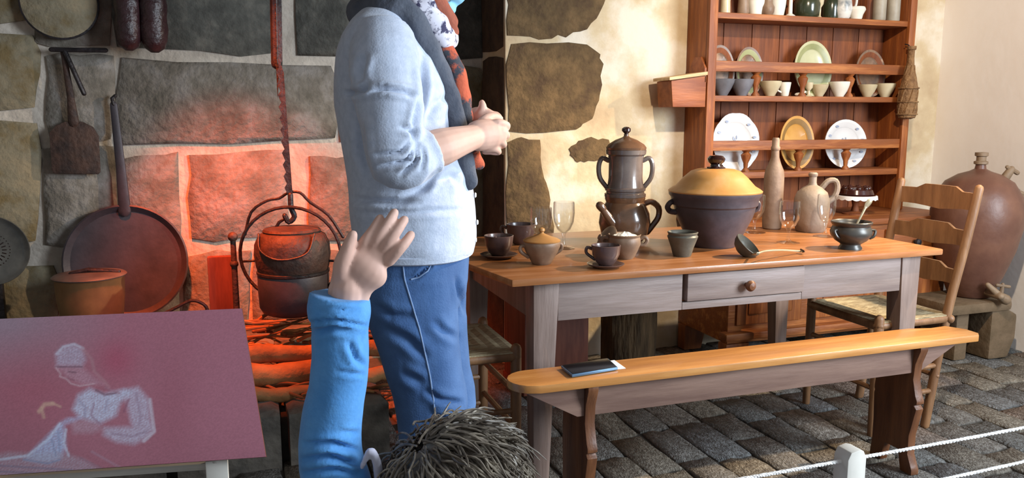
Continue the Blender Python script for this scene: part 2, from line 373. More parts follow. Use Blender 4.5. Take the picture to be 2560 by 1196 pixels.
H = lambda x, y: onY(x, y, HY); NH = (0, -1, 0)
G, D, O = MT['stone_grey'], MT['stone_dark'], MT['stone_ochre']
def q(x0, y0, x1, y1, s=0.0): return [(x0, y0), (x1, y0+s), (x1, y1+s), (x0, y1)]
for poly, mt in (
    (q(-330, -240, 70, 58), O), (q(88, -240, 272, 116), G), ([(286, -240), (690, -240), (692, 136), (292, 118)], D), ([(735, -240), (1205, -240), (1205, 150), (742, 138)], D),
    (q(-330, 92, 92, 272), O), ([(122, 140), (284, 146), (282, 352), (128, 352)], G), ([(300, 150), (836, 168), (836, 350), (296, 362)], G), (q(852, 166, 1205, 350), O),
    (q(-330, 312, 98, 606), O), ([(112, 366), (296, 372), (292, 606), (116, 616)], G), ([(308, 392), (440, 386), (446, 594), (306, 600)], G), ([(478, 388), (716, 380), (718, 590), (474, 598)], G),
    ([(776, 396), (900, 392), (900, 594), (780, 596)], G), (q(915, 384, 1205, 600), O),
    (q(-330, 664, 140, 850), O), (q(158, 640, 440, 850), G), ([(458, 640), (620, 628), (620, 850), (458, 850)], G), (q(636, 626, 850, 850), G), (q(866, 626, 1040, 850), O), (q(1054, 622, 1205, 850), O),
    (q(-330, 868, 300, 1010), G), (q(320, 866, 640, 1010), G), (q(660, 866, 960, 1010), G), (q(980, 866, 1205, 1010), O)):
    cxp = sum(p[0] for p in poly)/len(poly); cyp = sum(p[1] for p in poly)/len(poly)
    poly = [(x+math.copysign(5, x-cxp), y+math.copysign(4, y-cyp)) for x, y in poly]
    stone(wall_hearth, poly, H, NH, mt, 0.026, 0.012, 0.03, per=4)
W = lambda x, y: onY(x, y, WY); Q = MT['stone_quoin']
for poly in ([(1268, -60), (1530, -60), (1500, 40), (1455, 82), (1380, 95), (1268, 92)],
             [(1268, 106), (1470, 110), (1506, 140), (1504, 240), (1480, 300), (1440, 326), (1268, 330)],
             [(1268, 348), (1345, 348), (1362, 440), (1378, 520), (1384, 610), (1268, 610)],
             [(1428, 366), (1470, 346), (1520, 344), (1530, 372), (1500, 402), (1450, 408), (1424, 392)],
             [(1272, 630), (1420, 630), (1430, 720), (1272, 720)]):
    stone(wall_back, poly, W, NH, Q, 0.010, 0.010, 0.025, per=4)
Rv = lambda y, z: Vector((JX, y, z))
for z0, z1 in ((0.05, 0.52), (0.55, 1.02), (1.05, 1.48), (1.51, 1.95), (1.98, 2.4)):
    stone(wall_back, None, None, (-1, 0, 0), MT['stone_reveal_shaded'], 0.010, 0.006, 0.02, world=[Rv(WY+0.015, z0), Rv(WY+0.015, z1), Rv(HY-0.02, z1), Rv(HY-0.02, z0)])

# paving: stones laid in strips that run towards the wall
pv = []
for k in range(8):
    mb = MB(); n = 3; sx, sy2 = 0.5, 0.5; out = []
    for (a, b) in (((-sx, -sy2), (sx, -sy2)), ((sx, -sy2), (sx, sy2)), ((sx, sy2), (-sx, sy2)), ((-sx, sy2), (-sx, -sy2))):
        for i in range(n):
            t = i/n; out.append((a[0]+(b[0]-a[0])*t+random.uniform(-0.045, 0.035), a[1]+(b[1]-a[1])*t+random.uniform(-0.04, 0.04)))
    m = len(out); vs = [(x, y, -0.03) for x, y in out]+[(x, y, -0.006) for x, y in out]+[(x*0.93, y*0.955, random.uniform(-0.003, 0.002)) for x, y in out]+[(random.uniform(-.15, .15), random.uniform(-.15, .15), random.uniform(-.003, .002))]
    fs = [(l*m+i, l*m+(i+1) % m, (l+1)*m+(i+1) % m, (l+1)*m+i) for l in range(2) for i in range(m)]+[(2*m+i, 2*m+(i+1) % m, 3*m) for i in range(m)]
    me = mb.add(vs, fs).mesh('paving_stone', True, 60); me.materials.append(MT['paving']); pv.append(me)
x = -0.05; cnt = 0
while x < SX-0.02:
    w = random.uniform(0.135, 0.165); w = min(w, SX-x); y = 1.16+random.uniform(-0.15, 0)
    while y < WY-0.02:
        l = random.uniform(0.22, 0.34); l = min(l, WY+0.02-y)
        if l > 0.05 and not (x+w/2 < 0.46 and y+l/2 > 2.76):
            o = bpy.data.objects.new('paving_stone', random.choice(pv)); COL.objects.link(o); o.parent = floor
            o.location = (x+w/2, y+l/2, random.uniform(-0.004, 0)); o.scale = (w-0.012, l-0.013, 1); o.rotation_euler = (random.uniform(-.012, .012), random.uniform(-.012, .012), random.uniform(-.02, .02)); cnt += 1
        y += l
    x += w

# raised hearth of big slabs
hearth = struct(MB().box((-2.39, 2.80, -0.02), (0.44, HY-0.001, 0.155), 0.01).obj('hearth', MT['floor_joint']))
xs = [-2.3, -1.55, -0.85, -0.25, 0.12, 0.48]
for i in range(5):
    for (y0, y1) in ((2.73, 3.12), (3.135, 3.52), (3.535, HY-0.04)):
        d = random.uniform(-0.02, 0.02)
        stone(hearth, None, None, (0, 0, 1), MT['hearth_stone'], 0.03, 0.012, 0.03, name='hearth_slab', back=0.20 if y0 < 3 else 0.05,
              world=[Vector((xs[i]+0.008, y0, 0.17)), Vector((xs[i+1]-0.008, y0, 0.17)), Vector((xs[i+1]-0.008, y1, 0.17)), Vector((xs[i]+0.008, y1, 0.17))])
HZ = 0.20

# ------------------------------------------------------------------ dresser
YD = 3.40
dr = thing('dresser', 'tall reddish wooden dresser with open plate shelves against the plaster wall', 'dresser', (0, 0, 0))
XL = onY(1776, 290, YD).x; XR = onY(2256, 290, YD).x
def zat(px, py): return onY(px, py, YD).z
mH, mV = MT['wood_dresser_h'], MT['wood_dresser']
MB().box((XL-0.030, YD, 0.70), (XL, WY-0.002, 2.25), 0.004).obj('side_panel', mV, dr)
MB().box((XR, YD, 0.70), (XR+0.028, WY-0.002, 2.25), 0.004).obj('side_panel', mV, dr)
MB().box((XL-0.034, YD-0.018, 0.70), (XL+0.012, YD+0.004, 2.25), 0.004).obj('stile', mV, dr)
MB().box((XR-0.012, YD-0.018, 0.70), (XR+0.030, YD+0.004, 2.25), 0.004).obj('stile', mV, dr)
MB().box((XL-0.06, YD-0.06, 2.25), (XR+0.06, WY-0.002, 2.30), 0.01).obj('cornice', mH, dr)
n = 7
for i in range(n):
    a = XL+(XR-XL)*i/n; b = XL+(XR-XL)*(i+1)/n
    MB().box((a+0.002, WY-0.020, 0.70), (b-0.002, WY-0.004, 2.25), 0.002).obj('back_plank', MT['wood_back'], dr)
SH = []
for (yb, yt, px) in ((56, 41, 2020), (255, 241, 2020), (437, 422, 2200)):
    zb, zt = zat(px, yb), zat(px, yt); SH.append(zt)
    MB().box((XL, YD-0.004, zb), (XR, WY-0.02, zt), 0.004).obj('shelf', mH, dr)
MB().box((XL, YD-0.004, 2.05), (XR, WY-0.02, 2.075), 0.004).obj('shelf', mH, dr)
RL = []
for (yb, yt, px, posts, sz) in ((183, 157, 2010, (1898, 2016, 2134), SH[1]), (374, 350, 2010, (1873, 2005, 2124), SH[2])):
    zb, zt = zat(px, yb), zat(px, yt); RL.append((zb, zt))
    MB().box((XL, YD-0.006, zb), (XR, YD+0.012, zt), 0.004).obj('rail', mH, dr)
    for p in posts:
        c = onY(p, (yb+yt)/2, YD); h = zb-sz
        MB().lathe([(0.020, 0), (0.020, h*.06), (0.010, h*.18), (0.012, h*.4), (0.022, h*.62), (0.026, h*.78), (0.014, h*.9), (0.024, h)], (c.x, YD+0.022, sz), 14).obj('baluster', mV, dr)
# lower cabinet
CB = 3.14; cz = 0.70
MB().box((XL-0.06, CB-0.03, cz-0.03), (XR+0.16, WY-0.002, cz), 0.006).obj('counter_board', mH, dr)
MB().box((XL-0.03, CB, 0.13), (XR+0.10, WY-0.004, cz-0.03), 0.004).obj('cabinet_body', mH, dr)
MB().box((XL-0.065, CB-0.045, 0.155), (XR+0.14, CB+0.02, 0.19), 0.008).obj('plinth_moulding', mH, dr)
for xx in (XL-0.04, XR-0.02):
    for yy in (CB-0.01, WY-0.09):
        MB().prism([Vector((xx, yy, 0)), Vector((xx+0.10, yy, 0)), Vector((xx+0.13, yy, 0.13)), Vector((xx, yy, 0.13))], (0, 0.07, 0), 0.006).obj('foot', mV, dr)
wd_ = (XR-XL+0.10)/3
for i in range(3):
    a = XL-0.02+wd_*i
    d = MB().box((a+0.03, CB-0.014, 0.22), (a+wd_-0.03, CB+0.004, 0.46), 0.006).obj('door', mV, dr)
    MB().box((a+0.09, CB-0.020, 0.27), (a+wd_-0.09, CB-0.010, 0.41), 0.008).obj('door_panel', mV, d)
    w2 = MB().box((a+0.03, CB-0.014, 0.50), (a+wd_-0.03, CB+0.004, 0.64), 0.006).obj('drawer', mH, dr)
    MB().lathe([(0.008, 0), (0.008, 0.012), (0.018, 0.02), (0.016, 0.032), (0.002, 0.036)], (a+wd_/2, CB-0.012, 0.57), 14, Matrix.Rotation(math.pi/2, 3, 'X')).obj('knob', MT['iron'], w2)

# salt box on the dresser's left side
sb = thing('salt_box', 'small wooden salt box with pale sloping lid hung on the dresser side', 'box')
XA = XL-0.036; YB0, YB1 = YD-0.01, YD+0.13
c = onX(1700, 268, XA); zl = onY(1720, 268, YD).z; zt = onY(1720, 196, YD).z; XB = onY(1680, 240, YD).x
MB().prism([Vector((XA, YB0, zl)), Vector((XB, YB0, zl)), Vector((XB-0.012, YB0, zt-0.012)), Vector((XA, YB0, zt+0.015))], (0, YB1-YB0, 0), 0.004).obj('box_body', MT['wood_box'], sb)
MB().prism([Vector((XA, YB0-0.012, zt+0.016)), Vector((XB-0.028, YB0-0.012, zt-0.012)), Vector((XB-0.028, YB0-0.012, zt+0.003)), Vector((XA, YB0-0.012, zt+0.033))], (0, YB1-YB0+0.02, 0), 0.003).obj('lid', MT['wood_box_top'], sb)
ym = (YB0+YB1)/2
MB().prism([Vector((XA+0.001, YB0, zt-0.02)), Vector((XA+0.001, YB1, zt-0.02)), Vector((XA+0.001, YB1, zt+0.05)), Vector((XA+0.001, ym+0.03, zt+0.105)), Vector((XA+0.001, ym-0.03, zt+0.105)), Vector((XA+0.001, YB0, zt+0.05))], (-0.012, 0, 0), 0.003).obj('back_board', MT['wood_box'], sb)

# wicker covered bottle hung on the right
wb = thing('wicker_bottle', 'slim wicker covered bottle hanging from the right edge of the dresser', 'bottle')
P = onY(2266, 298, YD-0.055); s = mpp(P); c0 = (P.x, P.y, P.z)
MB().lathe([(10*s, 0), (20*s, 4*s), (22*s, 30*s), (21*s, 70*s), (17*s, 100*s), (10*s, 125*s), (8*s, 150*s), (8*s, 168*s), (11*s, 170*s), (11*s, 178*s)], c0, 20).obj('bottle_body', MT['wicker'], wb)
for k in range(7):
    a0 = k*2*math.pi/7; pts = []
    for i in range(15):
        t = i/14; r = np.interp(t, [0, .1, .5, .75, 1], [18, 22.5, 22, 15, 10])*s; pts.append((P.x+r*math.cos(a0+t*1.6), P.y+r*math.sin(a0+t*1.6), P.z+(4+t*126)*s))
    MB().tube(pts, 1.7*s, 6).obj('wicker_strand', MT['wicker'], wb)
for zz in (12, 42, 76):
    r = 23.5*s; MB().tube([(P.x+r*math.cos(t*.3142), P.y+r*math.sin(t*.3142), P.z+zz*s) for t in range(20)], 1.9*s, 6, closed=True).obj('wicker_band', MT['wicker'], wb)
MB().tube([(P.x, P.y, P.z+172*s), (P.x-0.004, P.y+0.02, P.z+182*s), (P.x-0.008, YD-0.018, P.z+184*s)], 0.003, 6).obj('hanging_loop', MT['iron'], wb)
# ------------------------------------------------------------------ farm table
TZ = 0.72
FL, FR = onZ(1280.4, 700.5, TZ), onZ(2359, 622.7, TZ); TY0 = (FL.y+FR.y)/2; TY1 = TY0+0.85
e2 = onZ(1172.5, 660.3, TZ); kx = (e2.x-FL.x)/(e2.y-FL.y); BLx = FL.x+kx*(TY1-TY0)
tb = thing('farm_table', 'long wooden farm table with one drawer, laid with pottery', 'table')
def top_poly(z): return [Vector((FL.x, FL.y, z)), Vector((FR.x, FR.y, z)), Vector((FR.x, TY1, z)), Vector((BLx, TY1, z))]
MB().prism(top_poly(TZ-0.023), (0, 0, 0.023), 0.006).obj('table_top', MT['wood_table'], tb)
AY = TY0+0.035; LW = 0.062
lx0 = onY(1334, 760, AY).x; lx1 = onY(2298, 700, AY).x; az = onY(1600, 786, AY).z
for (x0, sgn) in ((lx0, 1), (lx1-0.085, -1)):
    for (y0, yy) in ((AY, 1), (TY1-0.10, -1)):
        w = 0.085; xa, xb = (x0, x0+w); ta, tbx = (x0+0.004, x0+w-0.03) if sgn > 0 else (x0+0.03, x0+w-0.004)
        MB().hexa([(ta, y0+0.005, 0.0), (tbx, y0+0.005, 0.0), (tbx, y0+0.055, 0.0), (ta, y0+0.055, 0.0),
                   (xa, y0, TZ-0.023), (xb, y0, TZ-0.023), (xb, y0+0.075, TZ-0.023), (xa, y0+0.075, TZ-0.023)], 0.003).obj('leg', MT['wood_leg'], tb)
dx0, dx1 = onY(1716, 740, AY).x, onY(2008, 700, AY).x; dz0, dz1 = onY(1860, 742, AY).z, TZ-0.030
ap = MT['wood_apron']
MB().box((lx0+0.083, AY+0.006, az), (dx0-0.012, AY+0.03, TZ-0.024), 0.002).obj('apron', ap, tb)
MB().box((dx1+0.002, AY+0.006, az), (lx1-0.083, AY+0.03, TZ-0.024), 0.002).obj('apron', ap, tb)
MB().box((dx0-0.011, AY+0.006, az), (dx1+0.001, AY+0.03, dz0-0.004), 0.002).obj('apron', ap, tb)
MB().box((lx0+0.083, TY1-0.05, az), (lx1-0.083, TY1-0.03, TZ-0.024), 0.002).obj('apron', ap, tb)
for xx in (lx0+0.012, lx1-0.035): MB().box((xx, AY+0.07, az), (xx+0.024, TY1-0.09, TZ-0.024), 0.002).obj('apron', MT['wood_leg'], tb)
dw = MB().box((dx0, AY-0.006, dz0), (dx1, AY+0.30, dz1), 0.004).obj('drawer', ap, tb)
kn = onY(1866, 712, AY-0.006); s = mpp(kn)
MB().lathe([(6*s, 0), (6*s, 8*s), (13*s, 14*s), (14*s, 20*s), (9*s, 27*s), (1*s, 29*s)], kn, 18, Matrix.Rotation(math.pi/2, 3, 'X')).obj('knob', MT['wood_bench_leg'], dw)

# ------------------------------------------------------------------ bench
BZ = 0.47
b0, b1 = onZ(1359, 970, BZ), onZ(2441, 834, BZ); BY0 = (b0.y+b1.y)/2; BYB = onZ(1500, 905, BZ).y
BXA = onZ(1258, 940, BZ).x; BXB = b1.x+0.012
bn = thing('bench', 'long narrow wooden bench with scalloped board legs in front of the table', 'bench')
BW = BYB-BY0; r = BW*0.5
out = []
for k in range(9):
    a = math.pi/2+math.pi*0.82*k/8; out.append((BXA+r*1.05+r*1.05*math.cos(a), BY0+r+r*math.sin(a)))
out = [p for p in out if p[1] > BY0+0.004]+[(b0.x, BY0)]
for k in range(8):
    a = math.pi/2*k/7; out.append((BXB-r*1.3+r*1.3*math.sin(a), BY0+0.045+(BW-0.045)*(1-math.cos(a))*1.0 if k else BY0))
out2 = out[:-8]+[(BXB-0.02, BY0), (BXB, BY0+0.02), (BXB+0.003, BY0+0.07), (BXB-0.03, BY0+0.13), (BXB-0.10, BYB-0.02), (BXB-0.18, BYB)]
MB().prism([Vector((x, y, BZ-0.024)) for x, y in out2], (0, 0, 0.024), 0.004).obj('seat', MT['wood_bench'], bn)
LXa = onY(1462, 1000, BY0+0.03).x; LXb = onY(2288, 870, BY0+0.03).x
ry = BY0+BW*0.5
zb = BZ-0.024; zr = zb-0.095; yA, yB = BY0+0.035, BY0+0.060
def brail(y0, y1):
    p = [Vector((LXa-0.19, y0, zb)), Vector((LXa-0.02, y0, zr)), Vector((LXb+0.03, y0, zr)), Vector((LXb+0.21, y0, zb))]
    MB().prism(p, (0, y1-y0, 0), 0.003).obj('rail', MT['wood_bench_side'], bn)
brail(yA, yB)
def bleg(x):
    y0, y1 = BY0+0.006, BYB+0.05; h = zb; yc = (y0+y1)/2
    prof = [(0, 1.0), (0.0, .97), (.018, .86), (.022, .74), (.008, .62), (.0, .585), (.0, .56), (.012, .545), (.0, .52), (.012, .40), (.022, .30), (.022, .15), (.004, .06), (0, .04), (0, 0)]
    L = [Vector((x, y0+d, h*t)) for d, t in prof]; R_ = [Vector((x, y1-d*.25, h*t)) for d, t in reversed(prof)]
    foot = [Vector((x, yc+0.05, 0)), Vector((x, yc+0.03, 0.06)), Vector((x, yc-0.03, 0.06)), Vector((x, yc-0.05, 0))]
    MB().prism(L+[Vector((x, yc-0.045, 0)), Vector((x, yc-0.03, .07)), Vector((x, yc+0.03, .07)), Vector((x, yc+0.045, 0))]+R_, (0.032, 0, 0), 0.003).obj('leg', MT['wood_bench_leg'], bn)
bleg(LXa); bleg(LXb)

# phone on a white card
pc = onZ(1490, 922, BZ); s = mpp(pc)
A, B, C_, D_ = onZ(1402, 921, BZ), onZ(1540, 899, BZ), onZ(1562, 922, BZ), onZ(1430, 944, BZ)
card = MB().prism([onZ(1462, 934, BZ+0.0005), onZ(1564, 922, BZ+0.0005), onZ(1536, 902, BZ+0.0005), onZ(1440, 916, BZ+0.0005)], (0, 0, 0.0015)).obj('paper_card', MT['paper_white'])
tag(card, 'white paper card under the phone on the bench', 'card')
ph = thing('phone', 'black smartphone lying on a white card on the bench', 'phone')
pz = BZ+0.0022
quad = [onZ(1430, 945, pz), onZ(1545, 926, pz), onZ(1520, 903, pz), onZ(1402, 922, pz)]
MB().prism(quad, (0, 0, 0.009), 0.003).obj('phone_body', MT['phone_edge'], ph)
cq = sum(quad, Vector())/4
MB().prism([p.lerp(cq, 0.05)+Vector((0, 0, 0.0092)) for p in quad], (0, 0, 0.001), 0.0004).obj('screen', MT['phone_black'], ph)

# ------------------------------------------------------------------ ladder-back chairs
def make_chair(name, label):
    """faces -x in its own frame; origin on the floor under the seat centre"""
    t = thing(name, label, 'chair'); wd2 = MT['wood_chair']
    hw, dpt = 0.185, 0.17
    for s2 in (-1, 1):
        MB().tube([(-dpt, s2*hw, 0), (-dpt, s2*hw, 0.25), (-dpt, s2*hw, 0.45)], [0.015, 0.018, 0.018], 12).obj('leg', wd2, t)
        MB().tube(bez([(0.10, s2*hw*0.95, 0), (dpt-0.008, s2*hw*0.95, 0.42), (dpt+0.045, s2*hw, 0.70), (dpt+0.088, s2*hw*1.02, 0.925)], 16), [0.017]*14+[0.016]*2, 12).obj('back_post', wd2, t)
        for z in (0.14, 0.24): MB().tube([(-dpt, s2*hw, z), (0.10+0.145*z, s2*hw*0.95, z)], 0.010, 8).obj('stretcher', wd2, t)
        MB().tube([(-dpt, s2*hw, 0.425), (dpt, s2*hw*0.95, 0.425)], 0.017, 10).obj('seat_rail', wd2, t)
    for (xx, z) in ((-dpt, 0.18), (-dpt, 0.30), (0.13, 0.2)): MB().tube([(xx, -hw, z), (xx, hw, z)], 0.010, 8).obj('stretcher', wd2, t)
    for xx in (-dpt, dpt): MB().tube([(xx, -hw, 0.425), (xx, hw, 0.425)], 0.019, 10).obj('seat_rail', wd2, t)
    # rush seat woven to the centre in four fields
    for k, (a, b) in enumerate((((-dpt, -hw), (-dpt, hw)), ((-dpt, hw), (dpt, hw*.95)), ((dpt, hw*.95), (dpt, -hw*.95)), ((dpt, -hw*.95), (-dpt, -hw)))):
        mb = MB(); a = Vector((a[0]*1.06, a[1]*1.06, 0.442)); b = Vector((b[0]*1.06, b[1]*1.06, 0.442)); o = Vector((0, 0, 0.436))
        n = 9; vs = []; fs = []
        for i in range(n+1):
            f = i/n; up = Vector((0, 0, 0.004 if i % 2 else 0))
            vs += [a.lerp(o, f)+up, b.lerp(o, f)+up]
        for i in range(n): fs.append((2*i, 2*i+1, 2*i+3, 2*i+2))
        k2 = len(vs); vs += [p-Vector((0, 0, 0.02)) for p in vs[:2]]+[o-Vector((0, 0, 0.02))]; fs += [(k2, k2+1, k2+2), (0, 1, k2+1, k2)]
        mb.add(vs, fs).obj('rush_panel', MT['rush'], t, False)
    for (z, hgt) in ((0.875, 0.07), (0.735, 0.065), (0.585, 0.06)):
        tl = (z-0.42)/0.505; xx = dpt+0.085*tl**1.2; pts = []
        for i in range(11):
            u = -1+2*i/10; pts.append((u*hw*1.0, z-hgt/2-0.012*(1-min(1, abs(u)*1.5)), z+hgt/2+(0.014 if abs(u) < 0.55 else -0.004)))
        lo = [Vector((xx+0.028*(1-(p[0]/hw)**2), p[0], p[1])) for p in pts]; hi = [Vector((xx+0.028*(1-(p[0]/hw)**2), p[0], p[2])) for p in pts]
        vs = lo+hi+[p+Vector((0.012, 0, 0)) for p in lo]+[p+Vector((0.012, 0, 0)) for p in hi]; n = 11; fs = []
        for i in range(n-1): fs += [(i, i+1, n+i+1, n+i), (2*n+i, 3*n+i, 3*n+i+1, 2*n+i+1), (n+i, n+i+1, 3*n+i+1, 3*n+i), (i, 2*n+i, 2*n+i+1, i+1)]
        fs += [(0, n, 3*n, 2*n), (n-1, 3*n-1, 4*n-1, 2*n-1)]
        MB().add(vs, fs).obj('back_slat', wd2, t)
    return t
ch = make_chair('ladder_back_chair', 'ladder-back chair with rush seat at the right end of the table beside the jar')
ch.location = (2.40, 2.475, 0.002); ch['group'] = 'ladder-back chairs at the table'
dup(ch, (0.66, 2.56, 0.002), math.pi, 'rush-seated chair at the left end of the table behind the standing person')

# ------------------------------------------------------------------ under the table: chest and log
cst = thing('low_chest', 'small reddish wooden chest standing under the table by the plaster wall', 'chest', (1.30, 3.26, 0))
MB().box((-0.17, -0.14, 0.02), (0.13, 0.14, 0.42), 0.008).obj('chest_body', MT['chest_wood'], cst)
MB().box((-0.18, -0.15, 0.42), (0.14, 0.15, 0.445), 0.006).obj('lid', MT['chest_wood'], cst)
MB().box((-0.03, -0.146, 0.33), (0.0, -0.138, 0.40), 0.003).obj('hasp', MT['iron'], cst)
MB().box((-0.175, -0.145, 0), (0.135, 0.145, 0.03), 0.004).obj('base', MT['chest_wood'], cst)
lg = onY(1572, 850, 3.25)
lo_ = thing('log_stump', 'upright bark-covered log standing under the table', 'log', (lg.x, 3.25, 0))
mb = MB(); vs = []; fs = []; seg = 26
for i in range(9):
    for k in range(seg):
        a = 2*math.pi*k/seg; rr = 0.125*(1+0.07*mnoise.noise((math.cos(a)*2.5, math.sin(a)*2.5, i*.35))+0.04*math.sin(a*7+i*.3)); vs.append((rr*math.cos(a), rr*math.sin(a), 0.50*i/8))
for i in range(8):
    for k in range(seg): fs.append((i*seg+k, i*seg+(k+1) % seg, (i+1)*seg+(k+1) % seg, (i+1)*seg+k))
fs.append(tuple(range(seg))[::-1]); mb.add(vs, fs).obj('bark', MT['bark'], lo_)
MB().lathe([(0.121, 0.49), (0.119, 0.502), (0.06, 0.504), (0.001, 0.505)], (0, 0, 0), 26).obj('cut_top', MT['log'], lo_)

# ------------------------------------------------------------------ pottery: base pixel, outline in pixels
def base(px, yb, rb=0, z=TZ): return onZ(px, yb-0.17*rb, z)
def place(name, label, cat, px, yb, rb=0, z=TZ, group=None):
    P = base(px, yb, rb, z); s = mpp(P)*1.0; t = thing(name, label, cat, P, 0, group); return t, s
def L(prof, s): return [(r*s, h*s) for r, h in prof]
def wall(prof, th):
    """thin-walled vessel: outer outline then back down inside"""
    inn = [(max(r-th, 0.5), max(h, th)) for r, h in prof if h > th*1.5][::-1]
    return prof+[(prof[-1][0]-th*.5, prof[-1][1]+th*.4)]+inn+[(0.5, th)]
def handle(t, s, pts, r, mat, name='handle', seg=8):
    return MB().tube(bez([(RGT*x*s)+Vector((0, 0, h*s))+FH*(y*s) for x, y, h in pts], 16), r*s, seg).obj(name, mat, t)

# coffee pot (two stages)
t, s = place('coffee_pot', 'tall two-stage brown stoneware coffee pot with lid and loop handles', 'coffee pot', 1560, 612, 44)
m = MT['clay_pot']
MB().lathe(L([(40, 0), (46, 3), (58, 22), (64, 48), (61, 72), (52, 92), (47, 100), (50, 108), (50, 116)], s)).obj('lower_pot', MT['clay_glaze'], t)
MB().lathe(L([(46, 112), (51, 114), (51, 121), (47, 123), (47, 127), (50, 129), (50, 135), (46, 137), (44, 145), (42, 160), (42, 200), (44, 214), (49, 218), (50, 228), (46, 230)], s)).obj('upper_pot', m, t)
ld = MB().lathe(L([(49, 229), (50, 234), (44, 242), (26, 253), (10, 259), (6, 262), (6, 266)], s)).obj('lid', MT['clay_glaze'], t)
MB().lathe(L([(6, 264), (5, 268), (11, 274), (11, 280), (6, 284), (1, 285)], s), seg=18).obj('knob', MT['knob_dark'], ld)
for sg in (-1, 1): handle(t, s, [(sg*42, 0, 202), (sg*58, 0, 208), (sg*66, 0, 190), (sg*63, 0, 160), (sg*46, 0, 136)], 6, m)
handle(t, s, [(50, 0, 96), (66, 0, 100), (84, 0, 86), (84, 0, 62), (70, 0, 40), (58, 0, 24)], 7.5, MT['clay_glaze'])
MB().tube([RGT*(x*s)+Vector((0, 0, h*s))-FH*(y*s) for x, y, h in ((-28, 42, 44), (-46, 46, 68), (-62, 48, 90))], [14*s, 11*s, 8*s], 12).obj('spout', MT['clay_glaze'], t)
MB().tube([RGT*(x*s)+Vector((0, 0, h*s))-FH*(y*s) for x, y, h in ((-60, 48, 88), (-67, 49, 96))], [10*s, 10.5*s], 12).obj('spout_lip', MT['clay_glaze'], t)

# big crock with lid
t, s = place('lidded_crock', 'large dark stoneware crock with domed ochre lid on the table', 'crock', 1782, 624, 57)
MB().lathe(L(wall([(54, 0), (58, 4), (74, 34), (92, 72), (97, 88), (99, 100), (104, 104), (107, 122), (112, 128), (113, 136)], 6), s), seg=48).obj('crock_body', MT['crock_blue'], t)
ld = MB().lathe(L([(112, 133), (114, 138), (108, 143), (96, 150), (78, 170), (60, 186), (46, 191), (20, 193), (1, 193)], s), seg=48).obj('lid', MT['crock_lid'], t)
MB().lathe(L([(24, 191), (22, 196), (14, 198), (13, 203), (20, 209), (22, 217), (16, 224), (1, 226)], s), seg=22).obj('knob', MT['knob_dark'], ld)
handle(t, s, [(-99, 0, 112), (-112, -8, 108), (-116, 0, 96), (-108, 8, 86), (-96, 0, 84)], 7, MT['crock_blue'])
handle(t, s, [(99, 6, 112), (109, 0, 106), (108, 4, 92), (96, 6, 84)], 6, MT['crock_blue'])

def cup(px, yb, label, with_handle, mirror=1, saucer=True):
    t, s = place('cup_and_saucer' if saucer else 'cup', label, 'cup', px, yb, 30 if saucer else 20)
    z0 = 6 if saucer else 0
    if saucer: MB().lathe(L([(20, 0), (30, 0), (34, 3), (44, 7), (47, 10), (44, 11), (32, 7), (1, 6)], s), seg=36).obj('saucer', MT['cup_dark'], t)
    MB().lathe(L([(r, h+z0) for r, h in wall([(16, 0), (20, 3), (27, 12), (34, 28), (36, 44), (37, 50)], 3)], s), seg=36).obj('cup_body', MT['cup_dark'], t)
    MB().lathe(L([(33, 42+z0), (1, 42.5+z0)], s), seg=30).obj('dark_drink', MT['coffee'], t)
    if with_handle: handle(t, s, [(mirror*34, 4, 40+z0), (mirror*46, 4, 44+z0), (mirror*48, 4, 30+z0), (mirror*28, 4, 14+z0)], 4, MT['cup_dark'])
    return t
cup(1247, 650, 'dark cup and saucer at the left end of the table beside the standing person', True, -0.2)
cup(1514, 674, 'dark cup and saucer at the front edge of the table before the open sugar bowl', True, -1)
cup(1302, 614, 'dark brown cup with side handle standing behind the lidded sugar bowl', True, -1, False)

t, s = place('lidded_sugar_bowl', 'round brown clay sugar bowl with pointed lid at the table front', 'sugar bowl', 1354, 664, 24)
MB().lathe(L(wall([(22, 0), (25, 3), (28, 9), (40, 30), (46, 46), (46, 54), (44, 58)], 3), s)).obj('bowl_body', MT['clay_brown'], t)
ld = MB().lathe(L([(46, 57), (47, 60), (40, 64), (22, 70), (10, 75), (5, 78), (4, 81)], s)).obj('lid', MT['clay_lid'], t)
MB().lathe(L([(4, 79), (8, 84), (7, 89), (1, 92)], s), seg=16).obj('knob', MT['clay_lid'], ld)
handle(t, s, [(-40, -14, 48), (-52, -18, 46), (-52, -18, 34), (-34, -16, 20)], 4.5, MT['clay_brown'])
handle(t, s, [(40, 16, 48), (50, 18, 46), (50, 18, 34), (34, 16, 22)], 4.5, MT['clay_brown'])

t, s = place('open_sugar_bowl', 'open grey clay bowl heaped with white sugar beside the coffee pot', 'sugar bowl', 1560, 650, 24)
MB().lathe(L(wall([(22, 0), (25, 3), (34, 20), (41, 38), (40, 50), (38, 54), (41, 60)], 3), s)).obj('bowl_body', MT['clay_brown'], t)
mb = MB(); vs = []; fs = []
for i in range(7):
    for k in range(24):
        a = 2*math.pi*k/24; rr = 37*(1-i/6.2); vs.append(((rr*math.cos(a))*s, rr*math.sin(a)*s, (55+i*2.0+3*mnoise.noise((math.cos(a)*2, math.sin(a)*2, i*.7)))*s))
for i in range(6):
    for k in range(24): fs.append((i*24+k, i*24+(k+1) % 24, (i+1)*24+(k+1) % 24, (i+1)*24+k))
fs.append(tuple(6*24+k for k in range(24))); mb.add(vs, fs).obj('sugar', MT['sugar'], t)
handle(t, s, [(38, -4, 50), (50, -6, 54), (56, -6, 46), (50, -6, 36), (38, -4, 34)], 5, MT['clay_brown'])
handle(t, s, [(-38, 4, 50), (-50, 6, 52), (-56, 6, 44), (-50, 6, 34), (-38, 4, 32)], 5, MT['clay_brown'])
